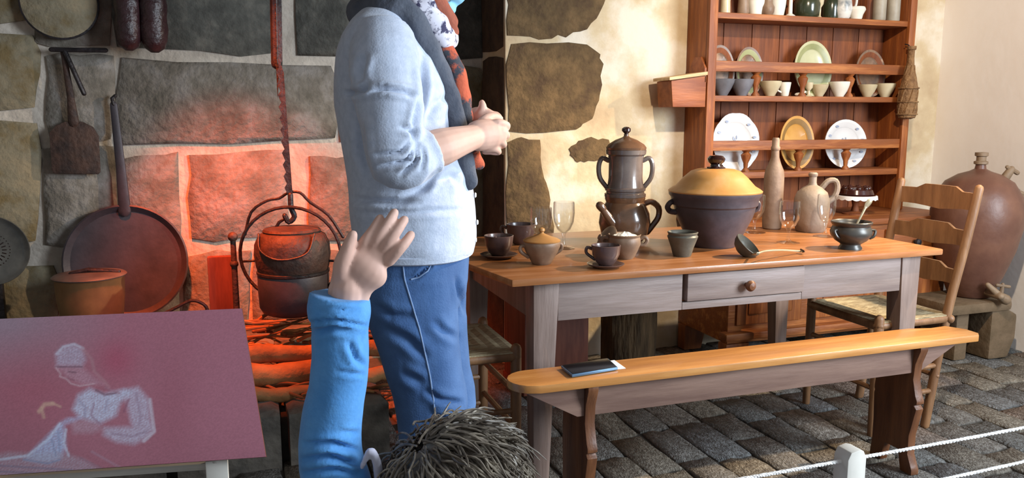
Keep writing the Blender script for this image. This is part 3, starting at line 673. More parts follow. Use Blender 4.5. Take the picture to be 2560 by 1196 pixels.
t, s = place('leaning_lid', 'pale clay lid leaning on the open sugar bowl', 'lid', 1512, 640, 0)
rt = Matrix.Rotation(-YAW, 3, 'Z') @ Matrix.Rotation(math.radians(-62), 3, 'Y') @ Matrix.Rotation(math.radians(18), 3, 'X')
MB().lathe(L([(38, 0), (40, 3), (36, 7), (20, 13), (8, 16), (6, 18)], s), RGT*6*s+Vector((0, 0, 38*s)), 32, rt).obj('lid_disc', MT['clay_brown'], t)
MB().lathe(L([(5, 16), (8, 21), (7, 26), (1, 28)], s), RGT*6*s+Vector((0, 0, 38*s)), 16, rt).obj('knob', MT['clay_brown'], t)

t, s = place('clay_beaker', 'small grey-green clay beaker pot in front of the lidded crock', 'pot', 1705, 644, 22)
MB().lathe(L(wall([(21, 0), (23, 3), (28, 22), (36, 44), (38, 50), (35, 54), (38, 60)], 4), s)).obj('pot_body', MT['pot_green'], t)
MB().lathe(L([(33, 50), (1, 50.5)], s), seg=30).obj('dark_contents', MT['coffee'], t)

t, s = place('stoneware_bottle', 'tall slim brown stoneware bottle behind the wine glasses', 'bottle', 1929, 576, 22)
MB().lathe(L([(20, 0), (23, 3), (24, 20), (24, 130), (22, 146), (15, 162), (10, 178), (9, 196)], s), seg=28).obj('bottle_body', MT['stoneware'], t)
MB().lathe(L([(9, 194), (11, 197), (11, 203), (9, 206), (9, 222), (7, 226), (1, 226)], s), seg=20).obj('bottle_neck', MT['stoneware'], t)

t, s = place('stoneware_jug', 'squat grey stoneware jug with loop handle and narrow neck', 'jug', 2025, 584, 32)
MB().lathe(L([(32, 0), (35, 3), (41, 24), (43, 60), (42, 80), (36, 98), (22, 110), (11, 116), (9, 122), (9, 138)], s), seg=32).obj('jug_body', MT['stoneware_grey'], t)
MB().lathe(L([(9, 136), (11, 139), (11, 144), (8, 147), (1, 147)], s), seg=18).obj('jug_neck', MT['stoneware_grey'], t)
handle(t, s, [(22, 0, 108), (38, 0, 126), (56, 0, 126), (62, 0, 108), (56, 0, 88), (42, 0, 74)], 7, MT['stoneware_grey'])

def glass(px, yb, h, rb, label):
    t, s = place('wine_glass', label, 'glass', px, yb, 26, group='stemmed wine glasses on the table')
    f = h/100
    out = [(0.5, 0), (28, 0), (28, 1), (8, 5), (4, 10), (3.5, 26), (6, 34)]
    out = [(r if i < 3 else r, z*f) for i, (r, z) in enumerate(out)]
    MB().lathe(L(out, s), seg=28).obj('stem', m_glass, t)
    o2 = [(5, 33), (rb*.62, 42), (rb*.92, 58), (rb, 76), (rb*.97, 100)]
    MB().lathe(L([(r, z*f) for r, z in o2]+[(r-1.4, z*f+1.4) for r, z in reversed(o2)][0:1]+[(r-1.4, z*f+1.5) for r, z in reversed(o2[:-1])]+[(0.5, 36*f)], s), seg=32).obj('bowl', m_glass, t)
glass(1885, 586, 94, 24, 'stemmed wine glass close against the right side of the lidded crock')
glass(1970, 612, 104, 26, 'stemmed wine glass between the stoneware bottle and the ladle handle, nearest the front')
glass(2062, 596, 104, 23, 'stemmed wine glass in front of the jug handle')
glass(1352, 628, 104, 28, 'stemmed wine glass right behind the pointed sugar bowl lid')
glass(1409, 626, 116, 27, 'tall stemmed wine glass alone between the sugar bowl and coffee pot')

t, s = place('footed_pewter_pot', 'dark footed pot with a spoon in it at the right of the table', 'pot', 2125, 627, 28)
MB().lathe(L(wall([(28, 0), (28, 4), (24, 9), (24, 13), (38, 22), (48, 34), (50, 44), (46, 54), (44, 58), (48, 64), (49, 68)], 4), s)).obj('pot_body', MT['pewter'], t)
for sg in (-1, 1): handle(t, s, [(sg*40, -18, 50), (sg*50, -22, 48), (sg*46, -26, 36), (sg*38, -24, 30)], 3.5, MT['pewter'])
sp_ = thing('spoon', 'pale metal spoon standing in the dark footed pot', 'spoon', t.location)
MB().tube([Vector((0, 0, 20*s))+RGT*5*s, Vector((0, 0, 64*s))+RGT*14*s, RGT*32*s+Vector((0, 0, 104*s))], [2.4*s, 2.4*s, 3*s], 8).obj('handle', MT['spoon_metal'], sp_)
MB().tube([RGT*30*s+Vector((0, 0, 100*s)), RGT*36*s+Vector((0, 0, 112*s)), RGT*41*s+Vector((0, 0, 119*s))], [3*s, 7*s, 7*s], 10, flat=(FH, 0.45)).obj('handle_end', MT['spoon_metal'], sp_)

# ladle
la = onZ(1852, 640, TZ); s = mpp(la)
t = thing('ladle', 'grey-green metal ladle with curved pale handle lying on the table', 'ladle', la)
rt = Matrix.Rotation(-YAW, 3, 'Z') @ Matrix.Rotation(math.radians(38), 3, 'Y') @ Matrix.Rotation(math.radians(20), 3, 'X')
prof = [(1, 0), (14, 3), (26, 10), (33, 20), (36, 32)]; prof = prof+[(35, 33)]+[(r-2, h+1.5) for r, h in reversed(prof[1:-1])]+[(0.5, 2)]
MB().lathe(L(prof, s), Vector((0, 0, 7*s))-RGT*4*s, 28, rt).obj('ladle_bowl', MT['pot_green'], t)
hp = [onZ(1880, 636, TZ+0.012), onZ(1893, 634, TZ+0.040), onZ(1915, 628, TZ+0.034), onZ(1955, 626, TZ+0.025), onZ(1990, 628, TZ+0.012), onZ(2008, 630, TZ+0.006)]
MB().tube([p-la for p in bez(hp, 20)], 0.0032, 8).obj('handle', MT['spoon_metal'], t)
MB().tube([p-la for p in bez([onZ(2006, 630, TZ+0.006), onZ(2010, 629, TZ+0.012), onZ(2002, 624, TZ+0.014)], 8)], 0.003, 8).obj('hook', MT['iron'], t)

# ------------------------------------------------------------------ what stands on the dresser
def on_shelf(px, k, dy=0.06): q_ = onY(px, 300, YD+dy); return Vector((q_.x, YD+dy, SH[k]))
def vessel(name, label, cat, px, k, prof, mat, dy=0.06, group=None, th=3, closed=False, seg=26):
    P = on_shelf(px, k, dy); s = mpp(P); o = MB(); o.lathe(L(prof if closed else wall(prof, th), s), (0, 0, 0), seg)
    o = o.obj(name, mat); o.location = P; return tag(o, label, cat, group)
def standing_plate(name, label, px, k, rx, rz, mat, rimmat, dy=0.10, lean=0.10, deco=None, poly=None, lift=0):
    P = on_shelf(px, k, dy); s = mpp(P); seg = 40
    t = thing(name, label, 'plate', P); rt = Matrix.Rotation(math.pi/2-lean, 3, 'X')
    S = Matrix.Diagonal((rx*s, rz*s, s))
    def ringp(pr): return [(r, z) for r, z in pr]
    c = Vector((0, 0, (rz+lift)*s))
    def lat(pr, nm, mt):
        vs, fs = [], []
        for (r, z) in pr:
            for kk in range(seg):
                a = 2*math.pi*kk/seg; f = 1.0
                if poly: f = 1+poly*abs(math.sin(a*4))
                vs.append(rt @ Vector((r*f*rx*s*math.cos(a), r*f*rz*s*math.sin(a), z*s))+c)
        for i in range(len(pr)-1):
            for kk in range(seg): fs.append((i*seg+kk, i*seg+(kk+1) % seg, (i+1)*seg+(kk+1) % seg, (i+1)*seg+kk))
        return MB().add(vs, fs).obj(nm, mt, t)
    lat([(0.64, 0), (0.98, 6), (1.0, 8), (1.0, 10), (0.9, 9.4)], 'plate_rim_edge', mat)
    lat([(0.9, 9.4), (0.80, 7.6), (0.70, 5)], 'rim_band', rimmat)
    lat([(0.70, 5), (0.66, 3), (0.3, 2.2), (0.005, 2.0), (0.005, -1.4), (0.3, -1.4), (0.64, 0)], 'plate_well', mat)
    if deco:
        mb = MB()
        for (x, y, w, h) in deco:
            n = 8; pts = [rt @ Vector(((x+w*math.cos(2*math.pi*i/n))*s, (y+h*math.sin(2*math.pi*i/n))*s, (3.2 if h > 4.5 or abs(x) < 15 else 9.6)*s))+c for i in range(n)]; mb.add(pts, [tuple(range(n))])
        mb.obj('painted_motif', MT['faience_pattern'], t, False)
    return t
flower = [(0, 2, 3, 9), (-9, -6, 5, 3), (8, -6, 5, 3), (-4, 10, 3, 5), (5, 12, 2, 5), (0, -12, 9, 2)]
rimdec = lambda rx, rz, n=10: [(rx*.82*math.cos(2*math.pi*i/n+.2), rz*.82*math.sin(2*math.pi*i/n+.2), 5.5, 3) for i in range(n)]
standing_plate('octagonal_platter', 'large white scalloped platter with blue flowers on the lowest dresser shelf', 1838, 2, 66, 71, MT['faience'], MT['faience'], poly=0.03, deco=flower+rimdec(66, 71))
standing_plate('yellow_platter', 'oval yellow-ochre platter with brown rim on the lowest dresser shelf', 1990, 2, 51, 66, MT['yellow_dish'], MT['yellow_rim'])
standing_plate('round_plate', 'round white plate with blue flowers at the right of the lowest dresser shelf', 2112, 2, 64, 60, MT['faience'], MT['faience'], deco=flower+rimdec(64, 60))
standing_plate('pale_green_platter', 'pale green oval platter standing in the middle of the cup shelf', 2020, 1, 56, 68, MT['green_plate'], MT['green_rim'])
standing_plate('patterned_plate', 'brown patterned plate standing behind the blue-grey bowls, left of the pair', 1792, 1, 40, 62, MT['patterned_plate'], MT['wood_back'], dy=0.11)
standing_plate('patterned_plate', 'brown patterned plate standing behind the blue-grey bowls, right of the pair', 1863, 1, 40, 60, MT['patterned_plate'], MT['green_rim'], dy=0.11)
standing_plate('patterned_plate', 'brown patterned plate at the right end of the cup shelf', 2162, 1, 46, 58, MT['patterned_plate'], MT['wood_back'], dy=0.11)
bowlp = [(12, 0), (14, 4), (22, 18), (28, 32), (30, 40)]
gB = 'bowls and cups on the middle dresser shelf'
for px, mt, sc, nm, lb in ((1803, 'bowl_blue', 1.0, 'bowl', 'blue-grey bowl at the far left of the cup shelf'), (1851, 'bowl_blue', 1.0, 'bowl', 'blue-grey bowl second from the left on the cup shelf'),
                           (1922, 'bowl_cream', .9, 'bowl', 'cream bowl just right of the left turned baluster'), (2044, 'bowl_cream', .72, 'bowl', 'small cream bowl right of the middle baluster'),
                           (2094, 'bowl_white', .9, 'bowl', 'pale wide bowl below the right edge of the green platter'), (2164, 'bowl_cream', .75, 'bowl', 'cream bowl second from the right end of the cup shelf'),
                           (2208, 'bowl_cream', .82, 'bowl', 'cream bowl at the right end of the cup shelf')):
    vessel(nm, lb, 'bowl', px, 1, [(r*sc, h*sc) for r, h in bowlp], MT[mt], 0.055, gB)
def small_cup(px, k, label, mat, tilt=0, group=None):
    P = on_shelf(px, k, 0.055); s = mpp(P); t = thing('small_cup', label, 'cup', P, 0, group)
    MB().lathe(L(wall([(8, 0), (10, 3), (13, 20), (15, 34)], 2), s), seg=20).obj('cup_body', mat, t)
    handle(t, s, [(-12, -4, 28), (-20, -6, 28), (-20, -6, 16), (-10, -4, 10)], 2.2, mat)
small_cup(1958, 1, 'white cup with handle standing beside the cream bowl on the cup shelf', MT['bowl_white'], group=gB)
t = thing('porcelain_spoon', 'small white porcelain spoon lying on the cup shelf', 'spoon', on_shelf(1994, 1, 0.05)); s = mpp(t.location)
MB().ball((0, 0, 5*s), (12*s, 8*s, 5*s)).obj('spoon_bowl', MT['bowl_white'], t); MB().tube([(8*s, 0, 6*s), (22*s, 4*s, 12*s)], 2.5*s, 8).obj('handle', MT['bowl_white'], t)
# stemmed egg cup between balusters
vessel('egg_cup', 'small stemmed egg cup by the middle baluster of the cup shelf', 'cup', 2018, 1, [(10, 0), (4, 5), (3, 14), (9, 22), (10, 34)], MT['bowl_cream'], 0.05, th=2)
# top shelf
gT = 'vessels on the top visible dresser shelf'
vessel('beaker', 'pale beaker at the left end of the top dresser shelf', 'beaker', 1802, 0, [(12, 0), (13, 4), (12, 30), (14, 60)], MT['bowl_cream'], 0.06, gT)
vessel('brown_beaker', 'brown clay beaker second on the top dresser shelf', 'beaker', 1846, 0, [(12, 0), (15, 6), (13, 34), (16, 62)], MT['clay_brown'], 0.06, gT)
vessel('white_bowl', 'deep white bowl left of the small round pot on the top shelf', 'bowl', 1876, 0, [(14, 0), (16, 4), (22, 30), (24, 60)], MT['bowl_white'], 0.075, gT)
vessel('round_pot', 'small round brown pot between two white bowls on the top shelf', 'pot', 1906, 0, [(10, 0), (16, 8), (17, 20), (12, 30), (11, 44), (14, 50)], MT['clay_brown'], 0.045, gT)
vessel('white_bowl', 'deep white bowl right of the small round pot on the top shelf', 'bowl', 1930, 0, [(14, 0), (16, 4), (20, 30), (22, 60)], MT['bowl_white'], 0.09, gT)
vessel('candlestick', 'pale slender candlestick on the top dresser shelf', 'candlestick', 1962, 0, [(12, 0), (12, 3), (5, 8), (4, 50), (8, 54), (5, 60), (5, 90), (1, 92)], MT['bowl_white'], 0.045, gT, closed=True)
vessel('green_jar', 'broad dark green jar on the top dresser shelf', 'jar', 2002, 0, [(26, 0), (30, 6), (32, 34), (26, 56), (20, 62), (22, 70)], MT['bottle_green'], 0.08, gT)
vessel('small_vial', 'small pale stemmed glass between the two dark jars on the top shelf', 'glass', 2034, 0, [(8, 0), (3, 6), (3, 26), (8, 34), (10, 54)], MT['bowl_cream'], 0.05, gT, th=2)
vessel('dark_jar', 'narrower dark jar beside the flowered jug on the top shelf', 'jar', 2062, 0, [(20, 0), (22, 6), (23, 36), (18, 56), (15, 60), (17, 68)], MT['bottle_green'], 0.09, gT)
P = on_shelf(2090, 0, 0.055); s = mpp(P); t = thing('flowered_jug', 'white jug with grey flowers on the top dresser shelf', 'jug', P, 0, gT)
MB().lathe(L(wall([(14, 0), (18, 5), (23, 26), (20, 46), (15, 58), (18, 72)], 3), s), seg=26).obj('jug_body', MT['jug_floral'], t); handle(t, s, [(18, 0, 60), (32, 0, 60), (32, 0, 34), (20, 0, 22)], 3, MT['jug_floral'])
vessel('crimped_dish', 'small pale crimped dish right of the flowered jug on the top shelf', 'dish', 2124, 0, [(12, 0), (14, 3), (16, 12), (22, 24), (20, 30)], MT['bowl_white'], 0.04, gT)
for px, lb in ((2180, 'grey stoneware bottle left of its twin at the right end of the top shelf'), (2214, 'grey stoneware bottle at the very right end of the top shelf')):
    vessel('grey_bottle', lb, 'bottle', px, 0, [(14, 0), (16, 4), (16, 62), (11, 78), (6, 92), (6, 116), (8, 118), (8, 124), (1, 125)], MT['bottle_grey'], 0.06, gT, closed=True)
# footed cake stand on the counter
P = onY(2136, 545, 3.30); P.z = cz; s = mpp(P); zc = (onY(2136, 492, 3.30).z-cz)/s
t = thing('cake_stand', 'dark cake on a footed stand with white scalloped edge on the dresser counter', 'cake stand', P)
MB().lathe(L([(30, 0), (30, 3), (10, 8), (7, zc*.5), (10, zc-8), (44, zc-3), (48, zc), (48, zc+2), (1, zc+2)], s)).obj('stand', MT['wood_back'], t)
mb = MB(); vs = []; fs = []; n = 72
for i in range(n):
    a = 2*math.pi*i/n; rr = 50; d = 7+3*abs(math.sin(a*9)); vs += [(rr*s*math.cos(a), rr*s*math.sin(a), (zc+3)*s), (51*s*math.cos(a), 51*s*math.sin(a), (zc+3-d)*s), (46*s*math.cos(a), 46*s*math.sin(a), (zc+4)*s)]
for i in range(n): j = (i+1) % n; fs += [(3*i, 3*j, 3*j+1, 3*i+1), (3*i, 3*i+2, 3*j+2, 3*j)]
mb.add(vs, fs).obj('lace_edge', MT['paper_white'], t)
MB().lathe(L([(40, zc+2), (42, zc+8), (38, zc+18), (24, zc+24), (1, zc+25)], s)).obj('cake', MT['cake_dark'], t)
mb = MB()
for i in range(9):
    a = 2*math.pi*i/9; mb.ball((28*s*math.cos(a), 28*s*math.sin(a), (zc+21)*s), 7*s, seg=10, rin=6)
mb.obj('fruit_topping', MT['cake_dark'], t)

# ------------------------------------------------------------------ big jar on its stand
J = onZ(2425, 800, 0.0); JP = Vector((3.465, 3.0, 0))
st = thing('jar_stand', 'rough brown block stand under the big jar in the corner', 'stand', JP)
sz = 0.30
MB().box((-0.25, -0.15, sz-0.055), (0.14, 0.15, sz), 0.02).obj('stand_top', MT['stand_stone'], st)
MB().prism([Vector((0.02, -0.14, 0)), Vector((0.15, -0.14, 0)), Vector((0.19, -0.14, 0.10)), Vector((0.19, -0.14, 0.22)), Vector((0.13, -0.14, sz-0.05)), Vector((0.02, -0.14, sz-0.05))], (0, 0.26, 0), 0.015).obj('stand_leg', MT['stand_stone'], st)
MB().box((-0.16, -0.10, 0), (-0.08, 0.12, sz-0.05), 0.012).obj('stand_leg', MT['stand_stone'], st)
jr = thing('stoneware_jar', 'huge brown barrel-shaped stoneware jar with tap on a stand in the corner', 'jar', JP+Vector((0.02, 0, sz)))
s = mpp(JP+Vector((0, 0, .6)))
MB().lathe(L([(44, 0), (50, 4), (72, 60), (92, 120), (103, 175), (104, 215), (96, 255), (76, 288), (48, 306), (24, 314), (13, 320), (11, 332)], s), seg=48).obj('jar_body', MT['jar_clay'], jr)
MB().lathe(L([(11, 330), (16, 332), (16, 338), (11, 340), (11, 350), (15, 352), (15, 360), (1, 361)], s), seg=20).obj('neck', MT['jar_fittings'], jr)
MB().tube([RGT*(62*s)+Vector((0, 0, 296*s)), RGT*(76*s)+Vector((0, 0, 318*s))], [11*s, 9*s], 12).obj('filler_spout', MT['jar_fittings'], jr)
MB().tube([RGT*(66*s)+Vector((0, 0, 324*s)), RGT*(92*s)+Vector((0, 0, 310*s))], [5*s, 6*s], 8).obj('filler_cap', MT['jar_fittings'], jr)
handle(jr, s, [(88, -10, 262), (104, -12, 256), (106, -12, 236), (98, -10, 222)], 7, MT['jar_fittings'])
tp = MB().tube([-FH*(44*s)+RGT*(12*s)+Vector((0, 0, 22*s)), -FH*(92*s)+RGT*(22*s)+Vector((0, 0, 18*s))], [12*s, 9*s], 12).obj('tap', MT['jar_fittings'], jr)
MB().tube([-FH*(80*s)+RGT*(-4*s)+Vector((0, 0, 44*s)), -FH*(82*s)+RGT*(22*s)+Vector((0, 0, 20*s)), -FH*(84*s)+RGT*(40*s)+Vector((0, 0, 8*s))], [6*s, 9*s, 13*s], 10).obj('tap_spout', MT['jar_fittings'], tp)
MB().tube([-FH*(84*s)+RGT*(28*s)+Vector((0, 0, 22*s)), -FH*(84*s)+RGT*(30*s)+Vector((0, 0, 46*s))], [5*s, 4*s], 8).obj('tap_key', MT['jar_fittings'], tp)
MB().tube([-FH*(84*s)+RGT*(16*s)+Vector((0, 0, 44*s)), -FH*(84*s)+RGT*(46*s)+Vector((0, 0, 40*s))], [4*s, 4*s], 8).obj('tap_key_bar', MT['jar_fittings'], tp)

# ------------------------------------------------------------------ rope barrier
RY = 1.34
pp_ = onZ(2125, 1150, 0.45); RY = pp_.y; pxx = pp_.x
bp_ = thing('rope_post', 'white rounded wooden post carrying the two barrier ropes', 'post')
ptop = onY(2125, 1118, RY).z; w = 0.045
po = [Vector((pxx-w*.55, RY, 0.0)), Vector((pxx+w*.55, RY, 0.0)), Vector((pxx+w*.55, RY, ptop-0.02)), Vector((pxx+w*.38, RY, ptop-0.004)), Vector((pxx+w*.1, RY, ptop)), Vector((pxx-w*.38, RY, ptop-0.004)), Vector((pxx-w*.55, RY, ptop-0.02))]
MB().prism([p+Vector((0, -0.022, 0)) for p in po], (0, 0.044, 0), 0.003).obj('post_board', MT['post_white'], bp_)
MB().box((pxx-0.10, RY-0.10, 0), (pxx+0.10, RY+0.10, 0.02), 0.004).obj('foot_plate', MT['post_white'], bp_)
def rope(z0, zr, zl, label):
    pts = [(0.25, RY, zl), (0.8, RY, (zl+z0)/2-0.006), (pxx, RY, z0), (1.9, RY+0.01, (z0+zr)/2-0.008), (2.8, RY+0.02, zr)]
    C = bez(pts, 60); mb = MB()
    for ph0 in (0, math.pi):
        mb.tube([Vector(p)+Vector((0, math.cos(i*.8+ph0), math.sin(i*.8+ph0)))*0.0013 for i, p in enumerate(bez(C, 960))], 0.0031, 5)
    tag(mb.obj('barrier_rope', MT['rope']), label, 'rope', 'barrier ropes')
zu = onY(2135, 1148, RY).z
rope(zu, onY(2560, 1040, RY+0.02).z-0.005, onY(1700, 1212, RY).z, 'white barrier rope threaded through the post top, the upper one')
zl2 = onY(2560, 1118, RY+0.02).z-0.005
rope(zu-0.095, zl2, zu-0.10, 'white barrier rope, the lower of the two at the bottom right')
# ------------------------------------------------------------------ hearth tools
IR, RU = MT['iron'], MT['iron_rust']; HF = HY-0.055        # just in front of the hearth stones
def hp_(px, py, y=HF): return onY(px, py, y)
def S_(P): return mpp(P)
def flat_shape(px, y, th, bev=0.003): return MB().prism([hp_(a, b, y) for a, b in px], (0, -th, 0), bev)
# fire shovel
t = thing('fire_shovel', 'flat iron fire shovel with rounded shoulders hanging on the hearth wall', 'shovel')
flat_shape([(124, 332), (140, 314), (164, 304), (206, 304), (234, 318), (247, 340), (252, 430), (246, 436), (136, 434), (130, 426)], HF, 0.008).obj('blade', RU, t)
MB().tube([hp_(184, 306, HF-0.006), hp_(176, 240, HF-0.01), hp_(162, 150, HF-0.012), hp_(158, 126, HF-0.012)], [0.022, 0.014, 0.012, 0.012], 10, flat=((0, 1, 0), 0.5)).obj('handle', RU, t)
# bracket with hook
t = thing('wall_bracket', 'iron bar bracket with slanting hook fixed above the fire shovel', 'bracket')
MB().tube([hp_(128, 124, HF-0.02), hp_(264, 126, HF-0.02)], 0.010, 8).obj('bar', IR, t)
MB().tube([hp_(162, 128, HF-0.02), hp_(190, 190, HF-0.03), hp_(210, 234, HF-0.03)], 0.010, 8).obj('hook', IR, t)
for px in (140, 250): MB().tube([hp_(px, 125, HF-0.02), hp_(px, 125, HF+0.02)], 0.007, 8).obj('pin', IR, t)
# round wooden griddle board above
P = hp_(150, 8); s = S_(P); RX = Matrix.Rotation(math.pi/2, 3, 'X')
t = thing('round_board', 'round brown wooden board hanging at the upper left of the hearth wall', 'board', P)
MB().lathe(L([(1, 0), (84, 0), (88, 3), (88, 9), (84, 12), (1, 12)], s), (0, 0, 0), 40, RX).obj('disc', MT['stone_ochre'], t)
MB().lathe(L([(86, 2), (90, 4), (90, 9), (86, 11)], s), (0, 0, 0), 40, RX).obj('iron_rim', IR, t)
# sausages
for (x0, y0, x1, y1, r, lb) in ((300, -110, 322, 108, 31, 'thick dark smoked sausage hanging in the hearth, the left and shorter one'), (362, -110, 386, 112, 32, 'thick dark smoked sausage hanging in the hearth, the right and longer one')):
    a, b = hp_(x0, y0, HF-0.10), hp_(x1, y1-10, HF-0.10); s = S_(b)
    t = thing('smoked_sausage', lb, 'sausage', (0, 0, 0), 0, 'sausages hanging in the hearth')
    pts = bez([a, a.lerp(b, .5)+Vector((0.01, 0, 0)), b], 14); MB().tube(pts, [r*s*(1+0.05*math.sin(i*1.7)) for i in range(len(pts))], 16).obj('sausage', MT['sausage'], t)
    MB().tube([a+Vector((0, 0, .03)), a+Vector((0, 0, .35))], 0.003, 6).obj('string', MT['rope'], t)
# long-handled round pan
P = hp_(318, 655, HF-0.01); s = S_(P)
t = thing('round_pan', 'big black round pan with long upright handle leaning on the hearth wall', 'pan', P)
rt = Matrix.Rotation(math.radians(84), 3, 'X')
MB().lathe(L([(1, 0), (128, 0), (140, 8), (143, 16), (139, 18), (126, 6), (1, 5)], s), (0, 0, 0), 56, rt).obj('pan_body', MT['pan_black'], t)
MB().tube([hp_(312, 528, HF-0.01)-P, hp_(302, 420, HF-0.008)-P, hp_(284, 262, HF-0.004)-P], [0.026, 0.020, 0.015], 10, flat=((0, 1, 0), 0.4)).obj('handle', MT['pan_black'], t)
MB().tube([hp_(284, 262, HF-0.004)-P, hp_(280, 246, HF-0.004)-P, hp_(288, 240, HF-0.004)-P], 0.008, 8).obj('hanging_eye', IR, t)
MB().box((-0.05, -0.002, 0), (0.05, 0.02, 0.09), 0.01).obj('pan_rest', IR, t).location = (0, 0.0, HZ-P.z)
# basin in front of it
P = onY(232, 790, 3.62); P.z = HZ; s = S_(P); top = (onY(232, 690, 3.62).z-HZ)/s
t = thing('copper_basin', 'wide brown metal basin with dull grey lid set in front of the pan', 'basin', P)
MB().lathe(L([(34, 0), (44, 3), (66, top*.35), (76, top*.75), (78, top-6), (80, top)], s)).obj('basin_body', MT['copper_old'], t)
MB().lathe(L([(82, top-1), (84, top+2), (80, top+5), (40, top+9), (1, top+10)], s)).obj('lid', MT['steel_dull'], t)
MB().tube([Vector((-40*s, -4*s, (top+9)*s)), Vector((0, -4*s, (top+16)*s)), Vector((66*s, -4*s, (top+8)*s))], [5*s, 6*s, 5*s], 8).obj('lid_handle', IR, t)
# pierced disc at the left edge
P = hp_(-22, 626, HF-0.02); s = S_(P)
t = thing('pierced_disc', 'round pierced iron pan at the left edge of the hearth', 'pan', P)
MB().lathe(L([(1, 0), (74, 0), (84, 4), (88, 10), (87, 14), (80, 10), (72, 6), (1, 5)], s), (0, 0, 0), 48, RX).obj('pan_body', MT['steel_dull'], t)
mb = MB()
for rr, n in ((62, 44), (46, 34), (30, 22)):
    for k in range(n):
        a = 2*math.pi*k/n; d = Vector((math.cos(a), 0, math.sin(a))); w = Vector((-math.sin(a), 0, math.cos(a))); c = d*rr*s+Vector((0, -5.6*s, 0))
        mb.add([c-d*5*s-w*1.4*s, c+d*5*s-w*1.4*s, c+d*5*s+w*1.4*s, c-d*5*s+w*1.4*s], [(0, 1, 2, 3)])
mb.obj('pierced_slots', MT['coffee'], t, False)
MB().tube([Vector((0, 0, 84*s)), Vector((-20*s, 0, 240*s))], [9*s, 7*s], 8).obj('handle', IR, t)
MB().box((-0.03, -0.01, 0), (0.03, 0.02, P.z-HZ-80*s), 0.004).obj('prop', IR, t).location = (0, 0, HZ-P.z)

# trammel, cauldron
PY = 3.36
t = thing('trammel', 'long notched iron trammel bar hanging down the chimney over the cauldron', 'trammel')
flat_shape([(676, -260), (700, -260), (706, 150), (698, 170), (694, 250), (690, 170), (682, 150)], PY+0.03, 0.010).obj('upper_bar', IR, t)
pts = [(694, 140)]
for k in range(11): pts += [(697+k*2.0, 170+k*29), (690+k*2.1, 180+k*29)]
pts += [(722, 492), (732, 490)]
for k in range(10, -1, -1): pts += [(709+k*2.1, 180+k*29)]
flat_shape(pts, PY+0.01, 0.008, 0).obj('notched_bar', IR, t)
MB().tube(bez([hp_(726, 488, PY), hp_(728, 520, PY), hp_(736, 542, PY), hp_(722, 556, PY), hp_(712, 540, PY)], 14), 0.011, 8).obj('hook', IR, t)
MB().tube([hp_(688, -60, PY+0.04), hp_(692, 160, PY+0.04)], 0.022, 8).obj('chain_bar', IR, t)
P = hp_(738, 782, PY); s = S_(P)
c_ = thing('cauldron', 'black iron cauldron with domed lid hanging from the trammel over the fire', 'cauldron', P)
MB().lathe(L([(60, 0), (76, 6), (84, 20), (86, 60), (86, 100), (84, 104)], s), seg=44).obj('pot_body', MT['pan_black'], c_)
MB().lathe(L([(85, 101), (88, 104), (88, 109), (85, 111)], s), seg=44).obj('pot_band', IR, c_)
MB().lathe(L([(84, 108), (88, 122), (92, 150), (90, 176), (80, 198), (66, 206)], s), seg=44).obj('pot_shoulder', RU, c_)
ld = MB().lathe(L([(68, 204), (70, 208), (66, 213), (30, 218), (1, 219)], s), seg=40).obj('lid', RU, c_)
MB().tube(bez([RGT*x*s+Vector((0, 0, h*s))-FH*(y*s) for x, y, h in ((-66, 50, 206), (-56, 78, 172), (-20, 92, 152), (22, 92, 152), (58, 78, 166), (68, 50, 206))], 24), 2.6*s, 8).obj('front_bail', IR, c_)
def ring_(cx, cz, rx, rz, y, r, a0, a1, n=36): return [RGT*((cx+rx*math.cos(a))*s)+Vector((0, 0, (cz+rz*math.sin(a))*s))-FH*(y*s) for a in np.linspace(a0, a1, n)]
MB().tube(ring_(-4, 148, 124, 118, 6, 3, math.radians(-84), math.radians(264)), 4.2*s, 8).obj('iron_hoop', IR, c_)
MB().tube(bez([RGT*x*s+Vector((0, 0, h*s))+FH*(8*s) for x, h in ((-118, 196), (-100, 252), (-60, 280), (-30, 286), (-6, 300), (22, 300), (46, 276), (90, 244), (124, 190))], 30), 3.6*s, 8).obj('bail_handle', IR, c_)
for sg in (-1, 1): MB().tube([RGT*(sg*84*s)+Vector((0, 0, 132*s)), RGT*(sg*122*s)+Vector((0, 0, 130*s))], 3*s, 8).obj('lug', IR, c_)
MB().tube([RGT*(-40*s)+Vector((0, 0, 212*s)), RGT*(-30*s)+Vector((0, 0, 228*s)), RGT*(-16*s)+Vector((0, 0, 236*s)), RGT*(0*s)+Vector((0, 0, 228*s))], 4*s, 8).obj('lid_handle', IR, ld)
# andirons
AYr = 3.42
def andiron(px, lb, h1):
    B = onY(px, 780, AYr); s = S_(B); B.z = HZ; t = thing('andiron', lb, 'andiron', B, 0, 'andirons on the hearth')
    z = lambda py: onY(px, py, AYr).z-HZ
    MB().tube([(0, 0, 0.03), (0, 0, z(600))], [0.014, 0.011], 10).obj('upright', RU, t)
    MB().ball((0, 0, z(592)), 0.020).obj('knob', RU, t); MB().ball((0, 0, z(660)), 0.017).obj('collar', RU, t)
    for sx in (-1, 1): MB().tube(bez([(0, 0, 0.05), (sx*0.05, -0.03, 0.05), (sx*0.08, -0.05, 0.012)], 8), 0.010, 8).obj('foot', RU, t)
    MB().tube([(0, 0, 0.06), (0, 0.42, 0.06)], 0.012, 8).obj('billet_bar', RU, t)
    MB().tube([(0, 0.42, 0.06), (0, 0.42, 0.012)], 0.012, 8).obj('rear_foot', RU, t)
andiron(592, 'iron andiron with knobs standing left of the cauldron', 0.4)
andiron(930, 'iron andiron on the right side of the hearth beside the standing person', 0.4)
B = onY(560, 770, 3.52)
